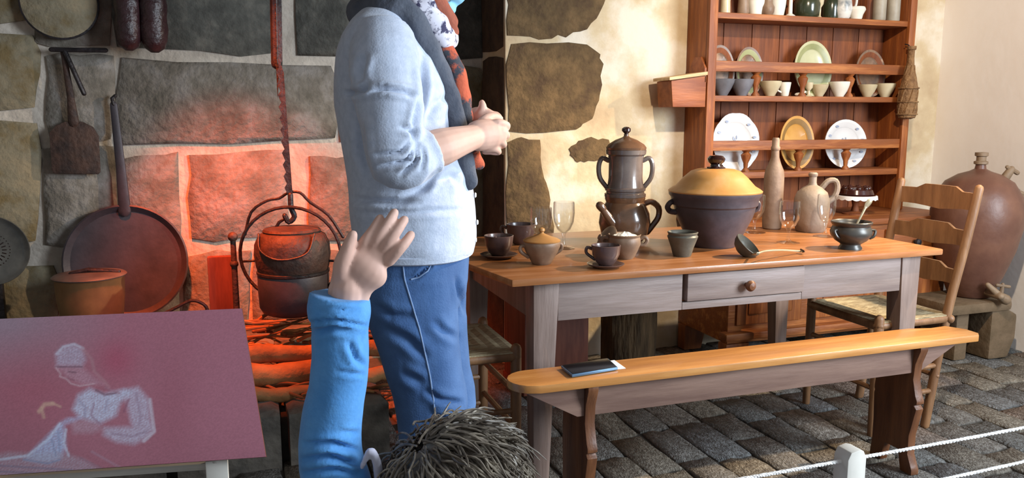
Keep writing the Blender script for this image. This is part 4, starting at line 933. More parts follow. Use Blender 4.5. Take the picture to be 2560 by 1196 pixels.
t = thing('fire_brick_slab', 'upright reddish slab standing behind the left andiron', 'slab', (B.x, 3.52, HZ))
MB().box((-0.055, -0.02, 0), (0.045, 0.02, onY(560, 640, 3.52).z-HZ), 0.006).obj('slab_body', MT['chest_wood'], t)
MB().box((-0.065, -0.03, 0), (0.055, 0.03, 0.02), 0.004).obj('slab_foot', MT['chest_wood'], t)
# bent wire poker
w_ = [onY(x, y, 3.50) for x, y in ((380, 800), (440, 770), (480, 752), (512, 764), (522, 790))]
t = tag(MB().tube(bez(w_, 20), 0.007, 8).obj('bent_poker', IR), 'thin bent iron poker lying beside the round pan', 'poker')
# firewood: logs and kindling
def log(px0, py0, px1, py1, y0, y1, r, lb):
    a, b = onY(px0, py0, y0), onY(px1, py1, y1); t = thing('fire_log', lb, 'log', (0, 0, 0), 0, 'logs on the hearth')
    pts = [a.lerp(b, k/7)+Vector((0, 0.006*math.sin(k*2.1), 0.006*math.sin(k*1.3))) for k in range(8)]
    MB().tube(pts, [r*(1+0.07*math.sin(k*1.9)) for k in range(8)], 14, cap=False).obj('log_bark', MT['log'], t)
    for e, d in ((a, (a-b).normalized()), (b, (b-a).normalized())):
        qd = d.to_track_quat('Z', 'Y').to_matrix(); MB().lathe([(r*.97, -0.002), (r*.95, 0.004), (r*.5, 0.006), (0.001, 0.006)], e, 14, qd).obj('cut_end', MT['stick'], t)
log(600, 892, 960, 872, 3.05, 3.12, 0.034, 'pale smooth log lying across the front of the fire')
log(590, 946, 800, 930, 2.98, 3.02, 0.045, 'dark low log under the pale front log')
log(840, 950, 968, 935, 2.95, 3.0, 0.030, 'short log end at the right of the hearth')
log(600, 990, 770, 984, 2.86, 2.88, 0.026, 'thin log along the front edge of the hearth')
random.seed(21)
for k in range(46):
    u, v = random.random(), random.random()
    c = onY(610+u*330, 800+v*70, 3.22+0.16*random.random()); c.z = max(c.z, HZ+0.03)
    a = random.gauss(0, 0.35); l = random.uniform(0.10, 0.24); d = Vector((math.cos(a), math.sin(a)*.6, random.gauss(0, .12))).normalized()*l/2
    mid = c+Vector((0, random.uniform(-.02, .02), random.uniform(-.01, .03)))
    p0, p1 = c-d, c+d; p0.z = max(p0.z, HZ+.008); p1.z = max(p1.z, HZ+.008); r0 = random.uniform(0.0045, 0.011)
    tag(MB().tube(bez([p0, mid, p1], 6), [r0*(1-.08*i) for i in range(7)], 7).obj('kindling_stick', MT['stick']), 'thin stick in the kindling heap under the cauldron', 'stick', 'kindling heap under the cauldron')
for k in range(12):
    u = random.random(); c = onZ(640+u*320, 960+random.random()*30, HZ+0.012); a = random.gauss(0.1, 0.5); l = random.uniform(.08, .2); d = Vector((math.cos(a), math.sin(a), 0))*l/2
    tag(MB().tube(bez([c-d, c+Vector((0, 0, .012)), c+d], 6), 0.006, 7).obj('loose_twig', MT['stick']), 'loose twig lying along the front of the hearth', 'twig', 'loose twigs at the hearth front')

# ------------------------------------------------------------------ display panel with the chalk drawing
p_tr, p_br = onF(605, 772, 1.42), onF(665, 1143, 1.30)
p_tl = onF(0, 798, 1.36); ex = (p_tl-p_tr).normalized(); ey = (p_br-p_tr)
nrm = ex.cross(ey).normalized(); nrm = nrm if nrm.dot(CAM-p_tr) > 0 else -nrm
W_ = 0.62; NXg, NYg = 300, 180
vs = [p_tr+ex*W_*(i/NXg)+ey*(j/NYg) for j in range(NYg+1) for i in range(NXg+1)]
PXY = np.array([proj(v) for v in vs])
x_, y_ = PXY[:, 0], PXY[:, 1]
def seg_d(ax, ay, bx, by):
    dx, dy = bx-ax, by-ay; t = np.clip(((x_-ax)*dx+(y_-ay)*dy)/(dx*dx+dy*dy+1e-9), 0, 1); return np.hypot(x_-ax-t*dx, y_-ay-t*dy)
def poly_sd(P):
    ins = np.zeros(len(x_), bool); d = np.full(len(x_), 1e9); n = len(P)
    for i in range(n):
        (ax, ay), (bx, by) = P[i], P[(i+1) % n]; d = np.minimum(d, seg_d(ax, ay, bx, by))
        c = ((ay > y_) != (by > y_)) & (x_ < (bx-ax)*(y_-ay)/(by-ay+1e-9)+ax); ins ^= c
    return np.where(ins, d, -d)
def line_d(P): 
    d = np.full(len(x_), 1e9)
    for i in range(len(P)-1): d = np.minimum(d, seg_d(*P[i], *P[i+1]))
    return d
lin = lambda h: np.array(hx(h))
col = np.tile(lin('9E6270'), (len(vs), 1))
rng = np.random.RandomState(3)
gr = rng.rand(len(vs))
def mixc(c, a): 
    global col
    a = np.clip(a, 0, 1)[:, None]; col = col*(1-a)+lin(c)*a
mixc('8E7A86', np.clip((330-x_)/330, 0, .9)*np.clip((970-y_)/150, 0, 1))           # greyer rubbed ground at the upper left
mixc('A04058', 0.6*np.exp(-((x_-290)**2+(y_-900)**2)/2600))                          # hair, dark red
mixc('93404F', 0.35*np.exp(-((x_-90)/120)**2-((y_-960)/110)**2))
mixc('8A4A58', 0.35*np.exp(-((x_-430)/60)**2-((y_-1000)/160)**2))
hatch = 0.5+0.3*np.sin(x_*0.55+y_*0.9+2*np.sin(x_*.03))+0.25*np.sin(x_*1.1-y_*.4+3*np.sin(y_*.05))
def chalk(P, c='B8C0D6', a=0.85, soft=15, h=0.4):
    sd = poly_sd(P); mixc(c, a*np.clip(sd/soft+.5, 0, 1)*(1-h*hatch)*(0.8+0.4*gr))
chalk([(140, 884), (156, 868), (184, 862), (206, 872), (214, 900), (205, 918), (142, 916)], a=.48)                # cap
chalk([(140, 918), (206, 920), (236, 945), (262, 962), (230, 962), (205, 962), (190, 955), (168, 945), (156, 930)], 'B08A98', .65)   # face
chalk([(182, 1024), (196, 988), (225, 972), (238, 978), (262, 986), (310, 974), (330, 980), (300, 1010), (290, 1040), (250, 1060), (200, 1046)], a=.85)      # bodice
chalk([(310, 976), (345, 968), (372, 1000), (376, 1050), (384, 1075), (368, 1096), (336, 1112), (290, 1106), (258, 1088), (262, 1070), (330, 1068), (322, 1030)], 'B4B4C8', .75)  # sleeve
chalk([(176, 1050), (230, 1052), (262, 1072), (232, 1084), (184, 1084)], 'B09AA8', .5)
chalk([(150, 1060), (170, 1048), (200, 1046), (160, 1062), (164, 1120), (150, 1150), (120, 1160), (60, 1150), (100, 1110)], 'A9B8D8', .9)          # cloth
chalk([(-60, 1150), (20, 1132), (90, 1134), (150, 1130), (210, 1150), (260, 1180), (220, 1215), (-60, 1215)], 'A6A2B0', .62, 14, .6)       # skirt
for P, w, c, a in (([(140, 918), (205, 918)], 2, '6A4858', .7), ([(172, 930), (190, 932)], 2, '5A3848', .6), ([(168, 946), (186, 952)], 1.6, '7A4858', .5),
                   ([(240, 976), (262, 988), (290, 984)], 2.5, '6A4658', .7), ([(235, 1010), (228, 1040), (250, 1060)], 2.5, '8A6478', .6), ([(322, 1000), (310, 1030)], 3, '8A5468', .7),
                   ([(130, 1100), (140, 1140)], 2, '7684A4', .5), ([(146, 1080), (150, 1130)], 2, '7684A4', .5), ([(60, 1150), (120, 1160), (150, 1150)], 2, '7684A4', .6),
                   ([(0, 1165), (80, 1170), (180, 1176)], 2.5, '7A7086', .6), ([(0, 1180), (110, 1185)], 2.5, '7A7086', .6), ([(200, 1145), (270, 1180)], 2.5, '8A6A7A', .5),
                   ([(98, 1030), (112, 1012), (132, 1010)], 5, 'C09A88', .7), ([(104, 1022), (110, 1044)], 4, 'C09A88', .6), ([(130, 1008), (152, 1018)], 3, 'C09A88', .55), ([(264, 970), (300, 985)], 3, '9A7080', .5), ([(142, 886), (158, 868), (186, 861), (208, 872)], 3, 'C4C4D4', .5), ([(148, 900), (190, 894)], 2, '9A8A9C', .4), ([(156, 884), (200, 880)], 2, '9A8A9C', .4), ([(140, 920), (152, 936), (150, 942), (166, 948), (178, 960), (200, 966), (236, 960)], 2, 'C0A0A8', .6), ([(206, 872), (230, 900), (236, 930), (262, 955), (272, 968)], 4, 'A87C84', .5), ([(375, 1000), (382, 1050), (386, 1080), (360, 1104)], 4, 'CACAD8', .45), ([(340, 985), (352, 1040), (348, 1062)], 3, '8E7488', .5), ([(280, 1085), (330, 1092), (366, 1080)], 3, '8E7488', .5), ([(196, 1000), (214, 1020), (212, 1042)], 3, '8E86A0', .5), ([(270, 1000), (262, 1030)], 3, '8E86A0', .4), ([(150, 1060), (120, 1100), (70, 1140), (0, 1150)], 3, 'C4CCE0', .6), ([(165, 1075), (160, 1110), (172, 1140)], 3, 'C4CCE0', .6), ([(60, 1190), (160, 1196)], 2.5, '7A7086', .6), ([(230, 1130), (300, 1170)], 3, 'A08090', .5)):
    mixc(c, a*np.clip(1.5-line_d(P)/w, 0, 1))
col = col*(0.90+0.2*gr[:, None])
fs = [(j*(NXg+1)+i, j*(NXg+1)+i+1, (j+1)*(NXg+1)+i+1, (j+1)*(NXg+1)+i) for j in range(NYg) for i in range(NXg)]
pn = thing('display_panel', 'tilted crimson panel with a chalk drawing of a sewing woman on white legs', 'panel')
me = bpy.data.meshes.new('printed_face'); me.from_pydata([tuple(v+nrm*0.0006) for v in vs], [], fs); me.update()
ca = me.color_attributes.new('print', 'FLOAT_COLOR', 'POINT'); ca.data.foreach_set('color', np.c_[np.clip(col, 0, 1), np.ones(len(vs))].astype(np.float32).ravel())
link('printed_face', me, attr_mat('panel_print', 'print', 0.55), pn)
corners = [p_tr, p_tr+ex*W_, p_tr+ex*W_+ey, p_tr+ey]
MB().prism(corners, tuple(-nrm*0.006)).obj('board', MT['chest_wood'], pn)
def leg_(px, f):
    a = p_tr+ex*f+ey*0.98-nrm*0.02; tp = p_tr+ex*f+ey*0.30-nrm*0.014
    MB().hexa([Vector((a.x-0.018, a.y-0.008, 0)), Vector((a.x+0.018, a.y-0.012, 0)), Vector((a.x+0.018, a.y+0.02, 0)), Vector((a.x-0.018, a.y+0.024, 0)),
               a+Vector((-0.018, -0.008, 0)), a+Vector((0.018, -0.012, 0)), a+Vector((0.018, 0.02, 0)), a+Vector((-0.018, 0.024, 0))], 0.002).obj('leg', MT['post_white'], pn)
    MB().tube([a, tp], 0.012, 8).obj('bracket', MT['post_white'], pn)
leg_(540, 0.085); leg_(30, 0.46)
b_ = p_tr+ey*0.98-nrm*0.022
MB().tube([b_+ex*0.085+Vector((0, 0.02, -.02)), b_+ex*0.46+Vector((0, 0.02, -.02))], 0.008, 8).obj('cross_bar', MT['post_white'], pn)
# ------------------------------------------------------------------ people
def sculpt(me, folds, D, near=True):
    """press real creases into a cloth mesh: folds = (polyline in photo pixels, width px, depth m)"""
    n = len(me.vertices); co = np.zeros(n*3); me.vertices.foreach_get('co', co); co = co.reshape(-1, 3)
    no = np.zeros(n*3); me.vertex_normals.foreach_get('vector', no); no = no.reshape(-1, 3)
    v = co-np.array(CAM); t = v@np.array(FWD); X = CX+FPX*(v@np.array(RGT))/t; Y = CY-FPX*(v@np.array(UPV))/t
    face = np.clip(-(no@np.array(FH))*1.6+0.35, 0, 1)
    for P, w, d in folds:
        dd = np.full(n, 1e9); ss = np.zeros(n); lens = [math.hypot(bx-ax, by-ay) for (ax, ay), (bx, by) in zip(P[:-1], P[1:])]; tot = sum(lens); acc = 0
        for ((ax, ay), (bx, by)), l_ in zip(zip(P[:-1], P[1:]), lens):
            dx, dy = bx-ax, by-ay; u = np.clip(((X-ax)*dx+(Y-ay)*dy)/(dx*dx+dy*dy), 0, 1); d1 = np.hypot(X-ax-u*dx, Y-ay-u*dy)
            nearer = d1 < dd; ss = np.where(nearer, (acc+u*l_)/tot, ss); dd = np.minimum(dd, d1); acc += l_
        prof = (-np.exp(-(dd/w)**2)+0.5*np.exp(-((dd-2.2*w)/(1.2*w))**2))*np.clip(np.sin(np.pi*ss), 0, 1)**0.7
        co += no*(prof*d*face*1.5)[:, None]
    me.vertices.foreach_set('co', co.ravel()); me.update()
def ripple(me, amp, sc):
    n = len(me.vertices); co = np.zeros(n*3); me.vertices.foreach_get('co', co); co = co.reshape(-1, 3)
    no = np.zeros(n*3); me.vertex_normals.foreach_get('vector', no); no = no.reshape(-1, 3)
    d = np.array([mnoise.noise(Vector(c)*sc) for c in co])
    me.vertices.foreach_set('co', (co+no*(d*amp)[:, None]).ravel()); me.update()
ZV = Vector((0, 0, 1))

# ---- the standing guide
PD = 2.0
w3 = lambda px, py, off=0.0: onF(px, py, PD+off)
def ringpx(y, xb, xf, hw, off=0.0, tilt=0.0):
    a, b = w3(xb, y, off), w3(xf, y, off); return ((a+b)/2, (b-a)/2, FH*hw)
guide = thing('person', 'standing person in pale grey-blue cardigan, jeans and patterned scarf with clasped hands', 'person', (w3(1060, 600).x, w3(1060, 600).y, 0))
GL = Vector(guide.location)
def gpart(name, me, mat, parent=guide):
    me.transform(Matrix.Translation(-GL)); return link(name, me, mat, parent)
# skin body: head, neck, trunk, arms, hands, legs in one surface
body = MB()
body.rings([ringpx(y, b+14, f-16, hw-0.018) for y, b, f, hw in ((640, 900, 1180, .17), (560, 890, 1180, .17), (480, 890, 1165, .155), (400, 885, 1140, .15), (330, 870, 1120, .15), (260, 862, 1110, .15), (190, 862, 1095, .15), (130, 872, 1060, .16), (80, 895, 1035, .15), (50, 915, 1025, .11))])
hc = w3(1062, -105)
body.rings([ringpx(60, 930, 1030, .06), ringpx(20, 945, 1035, .055), ringpx(-20, 965, 1050, .052), ringpx(-50, 985, 1080, .054)])
sH = mpp(hc)
for off, zo, rx, ry, rz in ((0, 0, .098, .074, .105), (.022, -.055, .070, .056, .070), (.05, -.075, .040, .040, .045)):
    body.ball(hc+RGT*off+ZV*zo, (rx, ry, rz), Matrix.Rotation(-YAW, 3, 'Z'))
body.ball(hc+RGT*.098+ZV*(-.018), (.020, .014, .022), Matrix.Rotation(-YAW, 3, 'Z'))     # nose
body.ball(hc+RGT*.088+ZV*(-.058), (.016, .024, .012), Matrix.Rotation(-YAW, 3, 'Z'))      # lips
body.ball(hc+RGT*.080+ZV*(.022), (.018, .050, .012), Matrix.Rotation(-YAW, 3, 'Z'))       # brow
for sg in (-1, 1): body.ball(hc+FH*sg*.074+RGT*(-.008)+ZV*(-.01), (.016, .010, .028), Matrix.Rotation(-YAW, 3, 'Z'))
# near arm
nA = [w3(955, 100, -.14), w3(958, 200, -.20), w3(968, 320, -.23), w3(988, 402, -.24), w3(1040, 388, -.225), w3(1092, 372, -.20), w3(1140, 356, -.165), w3(1184, 343, -.125)]
body.tube(bez(nA, 35), list(np.interp(np.linspace(0, 1, 36), [0, .15, .45, .55, .75, .9, 1], [.055, .052, .044, .043, .043, .034, .029])), 16)
fA = [w3(985, 100, .14), w3(1000, 220, .19), w3(1030, 330, .20), w3(1060, 392, .19), w3(1110, 360, .13), w3(1160, 320, .06), w3(1180, 306, .02)]
body.tube(bez(fA, 36), list(np.interp(np.linspace(0, 1, 37), [0, .5, .65, .85, 1], [.055, .044, .042, .034, .028])), 16)
# near hand: palm and four fingers folded over the other hand
def palm(pts, r, flat): body.tube(bez(pts, 8), r, 16, flat=flat)
body.tube(bez([w3(1180, 343, -.125), w3(1206, 338, -.105), w3(1236, 336, -.085)], 8), [.028, .034, .036, .037, .037, .037, .036, .035, .032], 18, flat=(FH, 0.62))
for (ky, kx, mx, my, ex_, ey_, r) in ((308, 1248, 1267, 314, 1252, 326, .0102), (329, 1252, 1266, 338, 1246, 345, .0104), (351, 1247, 1259, 361, 1238, 364, .0100), (372, 1236, 1246, 380, 1226, 380, .0090)):
    body.tube(bez([w3(kx-22, ky+2, -.092), w3(kx, ky, -.090), w3(mx, my, -.062), w3(ex_+6, ey_, -.030), w3(ex_-14, ey_, -.014)], 20), [r*1.0]*8+[r*.92]*8+[r*.8]*5, 12)
body.tube(bez([w3(1196, 322, -.10), w3(1212, 300, -.085), w3(1232, 292, -.062), w3(1250, 297, -.045)], 15), [.015, .0145, .014, .0135, .013, .0125, .012, .0118, .0115, .011, .011, .0108, .0105, .010, .0095, .0085], 12)   # thumb
# far hand beneath, thumb raised
body.tube(bez([w3(1176, 306, .02), w3(1200, 300, .0), w3(1226, 305, -.015)], 8), [.026, .030, .032, .033, .033, .033, .032, .030, .028], 16, flat=(FH, 0.7))
for k, (yy, xx) in enumerate(((292, 1236), (306, 1242), (320, 1240), (334, 1234))):
    body.tube(bez([w3(xx-18, yy, -.012), w3(xx+4, yy-2, -.012), w3(xx+10, yy+8, -.034), w3(xx-8, yy+12, -.052)], 15), [.0115]*6+[.0105]*5+[.009]*5, 12)
body.tube(bez([w3(1190, 300, -.006), w3(1200, 282, -.012), w3(1206, 268, -.014), w3(1205, 257, -.012)], 12), [.0145, .014, .0135, .013, .0125, .0115, .0112, .011, .011, .0105, .0098, .0088, .008], 12)
# legs
def leg(off, dx):
    return [(y, b+dx, f+dx, hw, off) for y, b, f, hw in ((660, 905, 1150, .085), (760, 915, 1135, .085), (860, 945, 1130, .078), (960, 985, 1140, .068), (1030, 1005, 1140, .060), (1100, 1005, 1130, .058), (1200, 1005, 1118, .056), (1300, 1022, 1100, .045), (1390, 1035, 1090, .038))]
for off, dx in ((-.088, 0), (.088, 16)): body.rings([ringpx(y, b+12, f-12, hw-.012, o) for y, b, f, hw, o in leg(off, dx)], 20)
bm_ = remesh(body, 0.0030, 2, 'body'); gpart('body', bm_, MT['skin'])
# cardigan
cd = MB()
cd.rings([ringpx(y, b, f, hw) for y, b, f, hw in ((626, 890, 1186, .186), (600, 888, 1190, .19), (560, 884, 1190, .188), (520, 880, 1189, .184), (480, 879, 1184, .178), (440, 874, 1176, .172), (400, 867, 1160, .168), (330, 853, 1142, .166), (270, 844, 1140, .168), (220, 841, 1136, .172), (170, 844, 1112, .18), (130, 852, 1085, .188), (95, 866, 1058, .19), (62, 886, 1040, .17), (38, 908, 1030, .13), (18, 926, 1026, .09))], 48)
nS = [w3(957, 92, -.125), w3(962, 150, -.17), w3(968, 210, -.20), w3(976, 280, -.22), w3(982, 340, -.235), w3(990, 398, -.235), w3(1030, 396, -.225), w3(1062, 384, -.21), w3(1088, 374, -.20)]
cd.tube(bez(nS, 40), list(np.interp(np.linspace(0, 1, 41), [0, .12, .3, .5, .62, .75, .9, 1], [.070, .079, .076, .069, .066, .062, .052, .050])), 24, cap=False)
fS = [w3(985, 95, .12), w3(1000, 220, .19), w3(1028, 320, .20), w3(1056, 392, .195), w3(1100, 368, .145), w3(1120, 350, .12)]
cd.tube(bez(fS, 40), list(np.interp(np.linspace(0, 1, 41), [0, .3, .6, .8, 1], [.070, .072, .062, .054, .050])), 20, cap=False)
cm = remesh(cd, 0.0055, 4, 'cardigan')
sculpt(cm, [([(878, 498), (960, 506), (1055, 505)], 7, .009), ([(884, 530), (950, 536), (1080, 528), (1188, 524)], 6, .004),
            ([(860, 235), (905, 230), (925, 205)], 6, .010), ([(912, 228), (960, 222), (1020, 232), (1040, 250)], 6, .011), ([(905, 210), (900, 180), (915, 130)], 8, .007),
            ([(1056, 130), (1058, 220), (1040, 290), (1030, 350)], 7, .010), ([(1000, 318), (1034, 330), (1036, 350)], 5, .008), ([(1036, 345), (1000, 380), (930, 390)], 5, .008),
            ([(1040, 350), (1020, 400), (940, 420)], 5, .009), ([(1044, 352), (1040, 400), (1000, 440)], 5, .009), ([(1052, 360), (1058, 400), (1050, 430)], 5, .006),
            ([(1100, 420), (1060, 470), (1000, 498)], 9, .008), ([(900, 300), (905, 380), (930, 450)], 9, .006), ([(1060, 300), (1090, 260), (1120, 240)], 9, .005), ([(1090, 455), (1130, 440), (1160, 470)], 8, .006)], PD)
ripple(cm, 0.0025, 18); co_ = gpart('cardigan', cm, MT['cardigan'])
# ribbed hem, buttons along the front edge
hem = MB(); hem.rings([ringpx(y, b, f, hw) for y, b, f, hw in ((634, 896, 1176, .178), (630, 892, 1184, .186), (616, 889, 1187, .188), (612, 891, 1184, .184))], 48)
gpart('hem_band', hem.mesh('hem_band'), MT['cardigan'], guide)
for (bx_, by_) in ((1187, 488), (1192, 556), (1188, 600)):
    P = w3(bx_, by_, -.012); b_o = MB().lathe([(0.001, 0), (.006, .0), (.0065, .002), (.004, .004), (.001, .004)], (0, 0, 0), 12, RGT.to_track_quat('Z', 'Y').to_matrix()); me = b_o.mesh('button'); me.transform(Matrix.Translation(P)); gpart('button', me, MT['paper_white'])
# jeans
jn = MB()
jn.rings([ringpx(y, b, f, hw) for y, b, f, hw in ((612, 900, 1172, .172), (650, 896, 1172, .178), (700, 896, 1170, .18), (745, 902, 1160, .17), (775, 915, 1140, .13))], 40)
for off, dx in ((-.088, 0), (.088, 22)):
    R_ = [(y, b, f, hw, off) for y, b, f, hw in ((690, 900, 1140, .092), (740, 905, 1142, .095), (800, 922, 1146, .094), (860, 942, 1148, .088), (920, 962, 1154, .082), (970, 976, 1166, .078), (1010, 985, 1170, .076), (1045, 992, 1162, .072), (1090, 998, 1160, .074), (1150, 1000, 1152, .072), (1250, 1008, 1140, .068), (1340, 1010, 1135, .068), (1392, 1008, 1140, .070))]
    jn.rings([ringpx(y, b+dx, f+dx, hw, o) for y, b, f, hw, o in R_], 32)
jm = remesh(jn, 0.0055, 4, 'jeans')
sculpt(jm, [([(1168, 1046), (1120, 1052), (1080, 1040)], 6, .010), ([(1165, 1075), (1110, 1085)], 6, .007), ([(1160, 1010), (1100, 1000), (1060, 975)], 7, .007), ([(1140, 690), (1150, 740), (1168, 790)], 6, .008),
            ([(1085, 625), (1075, 665), (1040, 695), (1010, 700)], 4, .006), ([(960, 820), (1020, 850), (1070, 900)], 10, .006), ([(1150, 850), (1110, 830), (1080, 800)], 8, .005), ([(930, 760), (980, 790), (1040, 790)], 9, .005), ([(1000, 930), (1060, 960)], 9, .006)], PD)
ripple(jm, 0.003, 14); gpart('jeans', jm, MT['denim'])
def on_front(me_obj, px, py, lift=0.002):
    """point on the visible side of a finished cloth part under a photo pixel"""
    dg = bpy.context.evaluated_depsgraph_get()
    d = ray(px, py).normalized(); M_ = Matrix.Translation(GL)
    ok, loc, nn, idx = me_obj.ray_cast(CAM-GL, d)
    return (loc+GL+nn*lift) if ok else None
jo = [c for c in guide.children if c.name.startswith('jeans')][0]
bpy.context.view_layer.update()
def seam(P, r, nm, mat):
    pts = [on_front(jo, x, y, 0.0005) for x, y in P]; pts = [p for p in pts if p is not None]
    if len(pts) > 2: me = MB().tube(pts, r, 6).mesh(nm); gpart(nm, me, mat)
sm = [(1006, 650), (1012, 700), (1030, 760), (1048, 820), (1062, 880), (1075, 940), (1084, 1000), (1090, 1060), (1090, 1120), (1088, 1190)]
seam([(x, y) for k in range(len(sm)-1) for x, y in [(sm[k][0]+(sm[k+1][0]-sm[k][0])*t, sm[k][1]+(sm[k+1][1]-sm[k][1])*t) for t in (0, .25, .5, .75)]], 0.0018, 'side_seam', MT['denim_seam'])
pk = [(1084, 636), (1082, 655), (1070, 678), (1048, 694), (1018, 702)]
seam([(pk[k][0]+(pk[k+1][0]-pk[k][0])*t, pk[k][1]+(pk[k+1][1]-pk[k][1])*t) for k in range(4) for t in (0, .33, .66)], 0.0022, 'pocket_edge', MT['denim_seam'])
# shoes
for off, dx in ((-.088, 0), (.088, 22)):
    P = w3(1075+dx, 1400, off); P.z = 0; sh = MB(); q_ = Matrix.Rotation(-YAW, 3, 'Z')
    sh.ball(P+RGT*.03+ZV*.04, (.13, .045, .045), q_); sh.ball(P-RGT*.05+ZV*.06, (.055, .042, .06), q_)
    me = remesh(sh, .006, 3, 'shoe')
    for v in me.vertices: v.co.z = max(v.co.z, 0.004)
    gpart('shoe', me, MT['shoe_dark'])
# scarf: roll round the neck, two hanging bands
NV = RGT
sc = MB(); back = bez([w3(1030, 60, .06), w3(985, 22, .09), w3(930, 16, .06), w3(900, 30, .0), w3(915, 30, -.06), w3(975, 20, -.105), w3(1030, 46, -.105), w3(1064, 110, -.09), w3(1092, 170, -.075), w3(1118, 235, -.07), w3(1138, 300, -.065), w3(1150, 360, -.06), w3(1164, 410, -.06), w3(1172, 452, -.06)], 78)
n_ = len(back); sc.tube(back, list(np.interp(np.linspace(0, 1, n_), [0, .2, .45, .6, .85, 1], [.028, .034, .032, .030, .026, .024])), 14, flat=(FH, .75))
me = remesh(sc, .005, 3, 'scarf'); ripple(me, .005, 26); gpart('scarf', me, MT['scarf_grey'])
s2 = MB(); fr = bez([w3(1040, 66, .0), w3(1090, 100, -.03), w3(1126, 160, -.045), w3(1146, 220, -.045), w3(1158, 285, -.04), w3(1164, 340, -.02), w3(1182, 385, .0), w3(1198, 414, .02)], 49)
s2.tube(fr, list(np.interp(np.linspace(0, 1, 50), [0, .3, .6, .8, 1], [.026, .027, .024, .020, .014])), 14)
me = remesh(s2, .005, 3, 'scarf_patterned_end'); ripple(me, .006, 24); gpart('scarf_patterned_end', me, MT['scarf_orange'])
s3 = MB(); s3.tube(bez([w3(1028, -6, -.07), w3(1056, 20, -.082), w3(1085, 58, -.072), w3(1105, 88, -.05), w3(1120, 92, -.01), w3(1112, 70, .03)], 40), list(np.interp(np.linspace(0, 1, 41), [0, .4, .75, 1], [.026, .032, .030, .022])), 14)
me = remesh(s3, .005, 3, 'scarf_spotted_fold'); ripple(me, .007, 30); gpart('scarf_spotted_fold', me, MT['scarf_spotted'])
s4 = MB(); s4.tube(bez([w3(1046, -40, -.05), w3(1076, -6, -.062), w3(1100, 30, -.058), w3(1120, 62, -.035), w3(1126, 78, -.01)], 24), [.024]*5+[.027]*14+[.022]*6, 14)
me = remesh(s4, .005, 3, 'scarf_rust_fold'); ripple(me, .005, 26); gpart('scarf_rust_fold', me, MT['scarf_rust'])
# face mask, hair
mk = MB(); mk.ball(hc+RGT*.070+ZV*(-.055), (.038, .058, .056), Matrix.Rotation(-YAW, 3, 'Z')); mk.ball(w3(1118, 22), (.022, .045, .016), Matrix.Rotation(-YAW, 3, 'Z'))
me = remesh(mk, .004, 4, 'face_mask'); gpart('face_mask', me, MT['mask_blue'])
hr = MB(); hr.ball(hc-RGT*.02+ZV*.02, (.108, .086, .108), Matrix.Rotation(-YAW, 3, 'Z')); hr.ball(hc-RGT*.062+ZV*(-.06), (.06, .074, .075), Matrix.Rotation(-YAW, 3, 'Z'))
me = remesh(hr, .005, 2, 'hair'); ripple(me, .006, 40)
bm = bmesh.new(); bm.from_mesh(me)        # leave the face free
bmesh.ops.delete(bm, geom=[v for v in bm.verts if (v.co-hc).dot(RGT) > .045 and (v.co-hc).z < .062], context='VERTS'); bm.to_mesh(me); bm.free(); gpart('hair', me, MT['hair_brown'])
for sg in (-1, 1):
    e = MB().ball(hc+RGT*.083+FH*sg*.032+ZV*.004, .011); me = e.mesh('eye'); gpart('eye', me, MT['paper_white'])

# ---- the seated child with the raised arm
CD = 1.10
c3 = lambda px, py, off=0.0: onF(px, py, CD+off)
CHD = c3(1135, 1230); child = thing('person', 'curly-haired child seen from behind raising a hand in a bright blue sleeve', 'person', (CHD.x, CHD.y, 0)); KL = Vector(child.location)
def kpart(name, me, mat, parent=child):
    me.transform(Matrix.Translation(-KL)); return link(name, me, mat, parent)
kb = MB(); sC = mpp(CHD)
hc2 = c3(1140, 1262); qz = Matrix.Rotation(-YAW, 3, 'Z')
kb.ball(hc2, (.072, .085, .092), qz); kb.ball(hc2+FH*.035-ZV*.05, (.050, .050, .055), qz); kb.ball(hc2+FH*.088-ZV*.022, (.010, .014, .014), qz); kb.ball(hc2+FH*.080-ZV*.055, (.020, .012, .008), qz)
for sg in (-1, 1): kb.ball(hc2+RGT*sg*.072-ZV*.02, (.009, .014, .022), qz)
kb.tube([hc2-ZV*.06, hc2-ZV*.15], [.038, .042], 14)
sh_c = hc2-ZV*.17
kb.rings([(sh_c+ZV*z, RGT*a, FH*b) for z, a, b in ((.03, .05, .045), (-.01, .11, .06), (-.06, .125, .068), (-.14, .115, .068), (-.26, .105, .066), (-.34, .12, .075), (-.40, .12, .08))], 24)
zfl = sh_c.z-.40
# raised arm: shoulder, elbow, wrist
shl, elb, wr = sh_c-RGT*.105-ZV*.01, c3(826, 1135, .01), c3(872, 716, .0)
kb.tube(bez([shl, shl.lerp(elb, .5)-FH*.01, elb, elb.lerp(wr, .5), wr], 28), list(np.interp(np.linspace(0, 1, 29), [0, .5, .8, 1], [.036, .031, .028, .024])), 14)
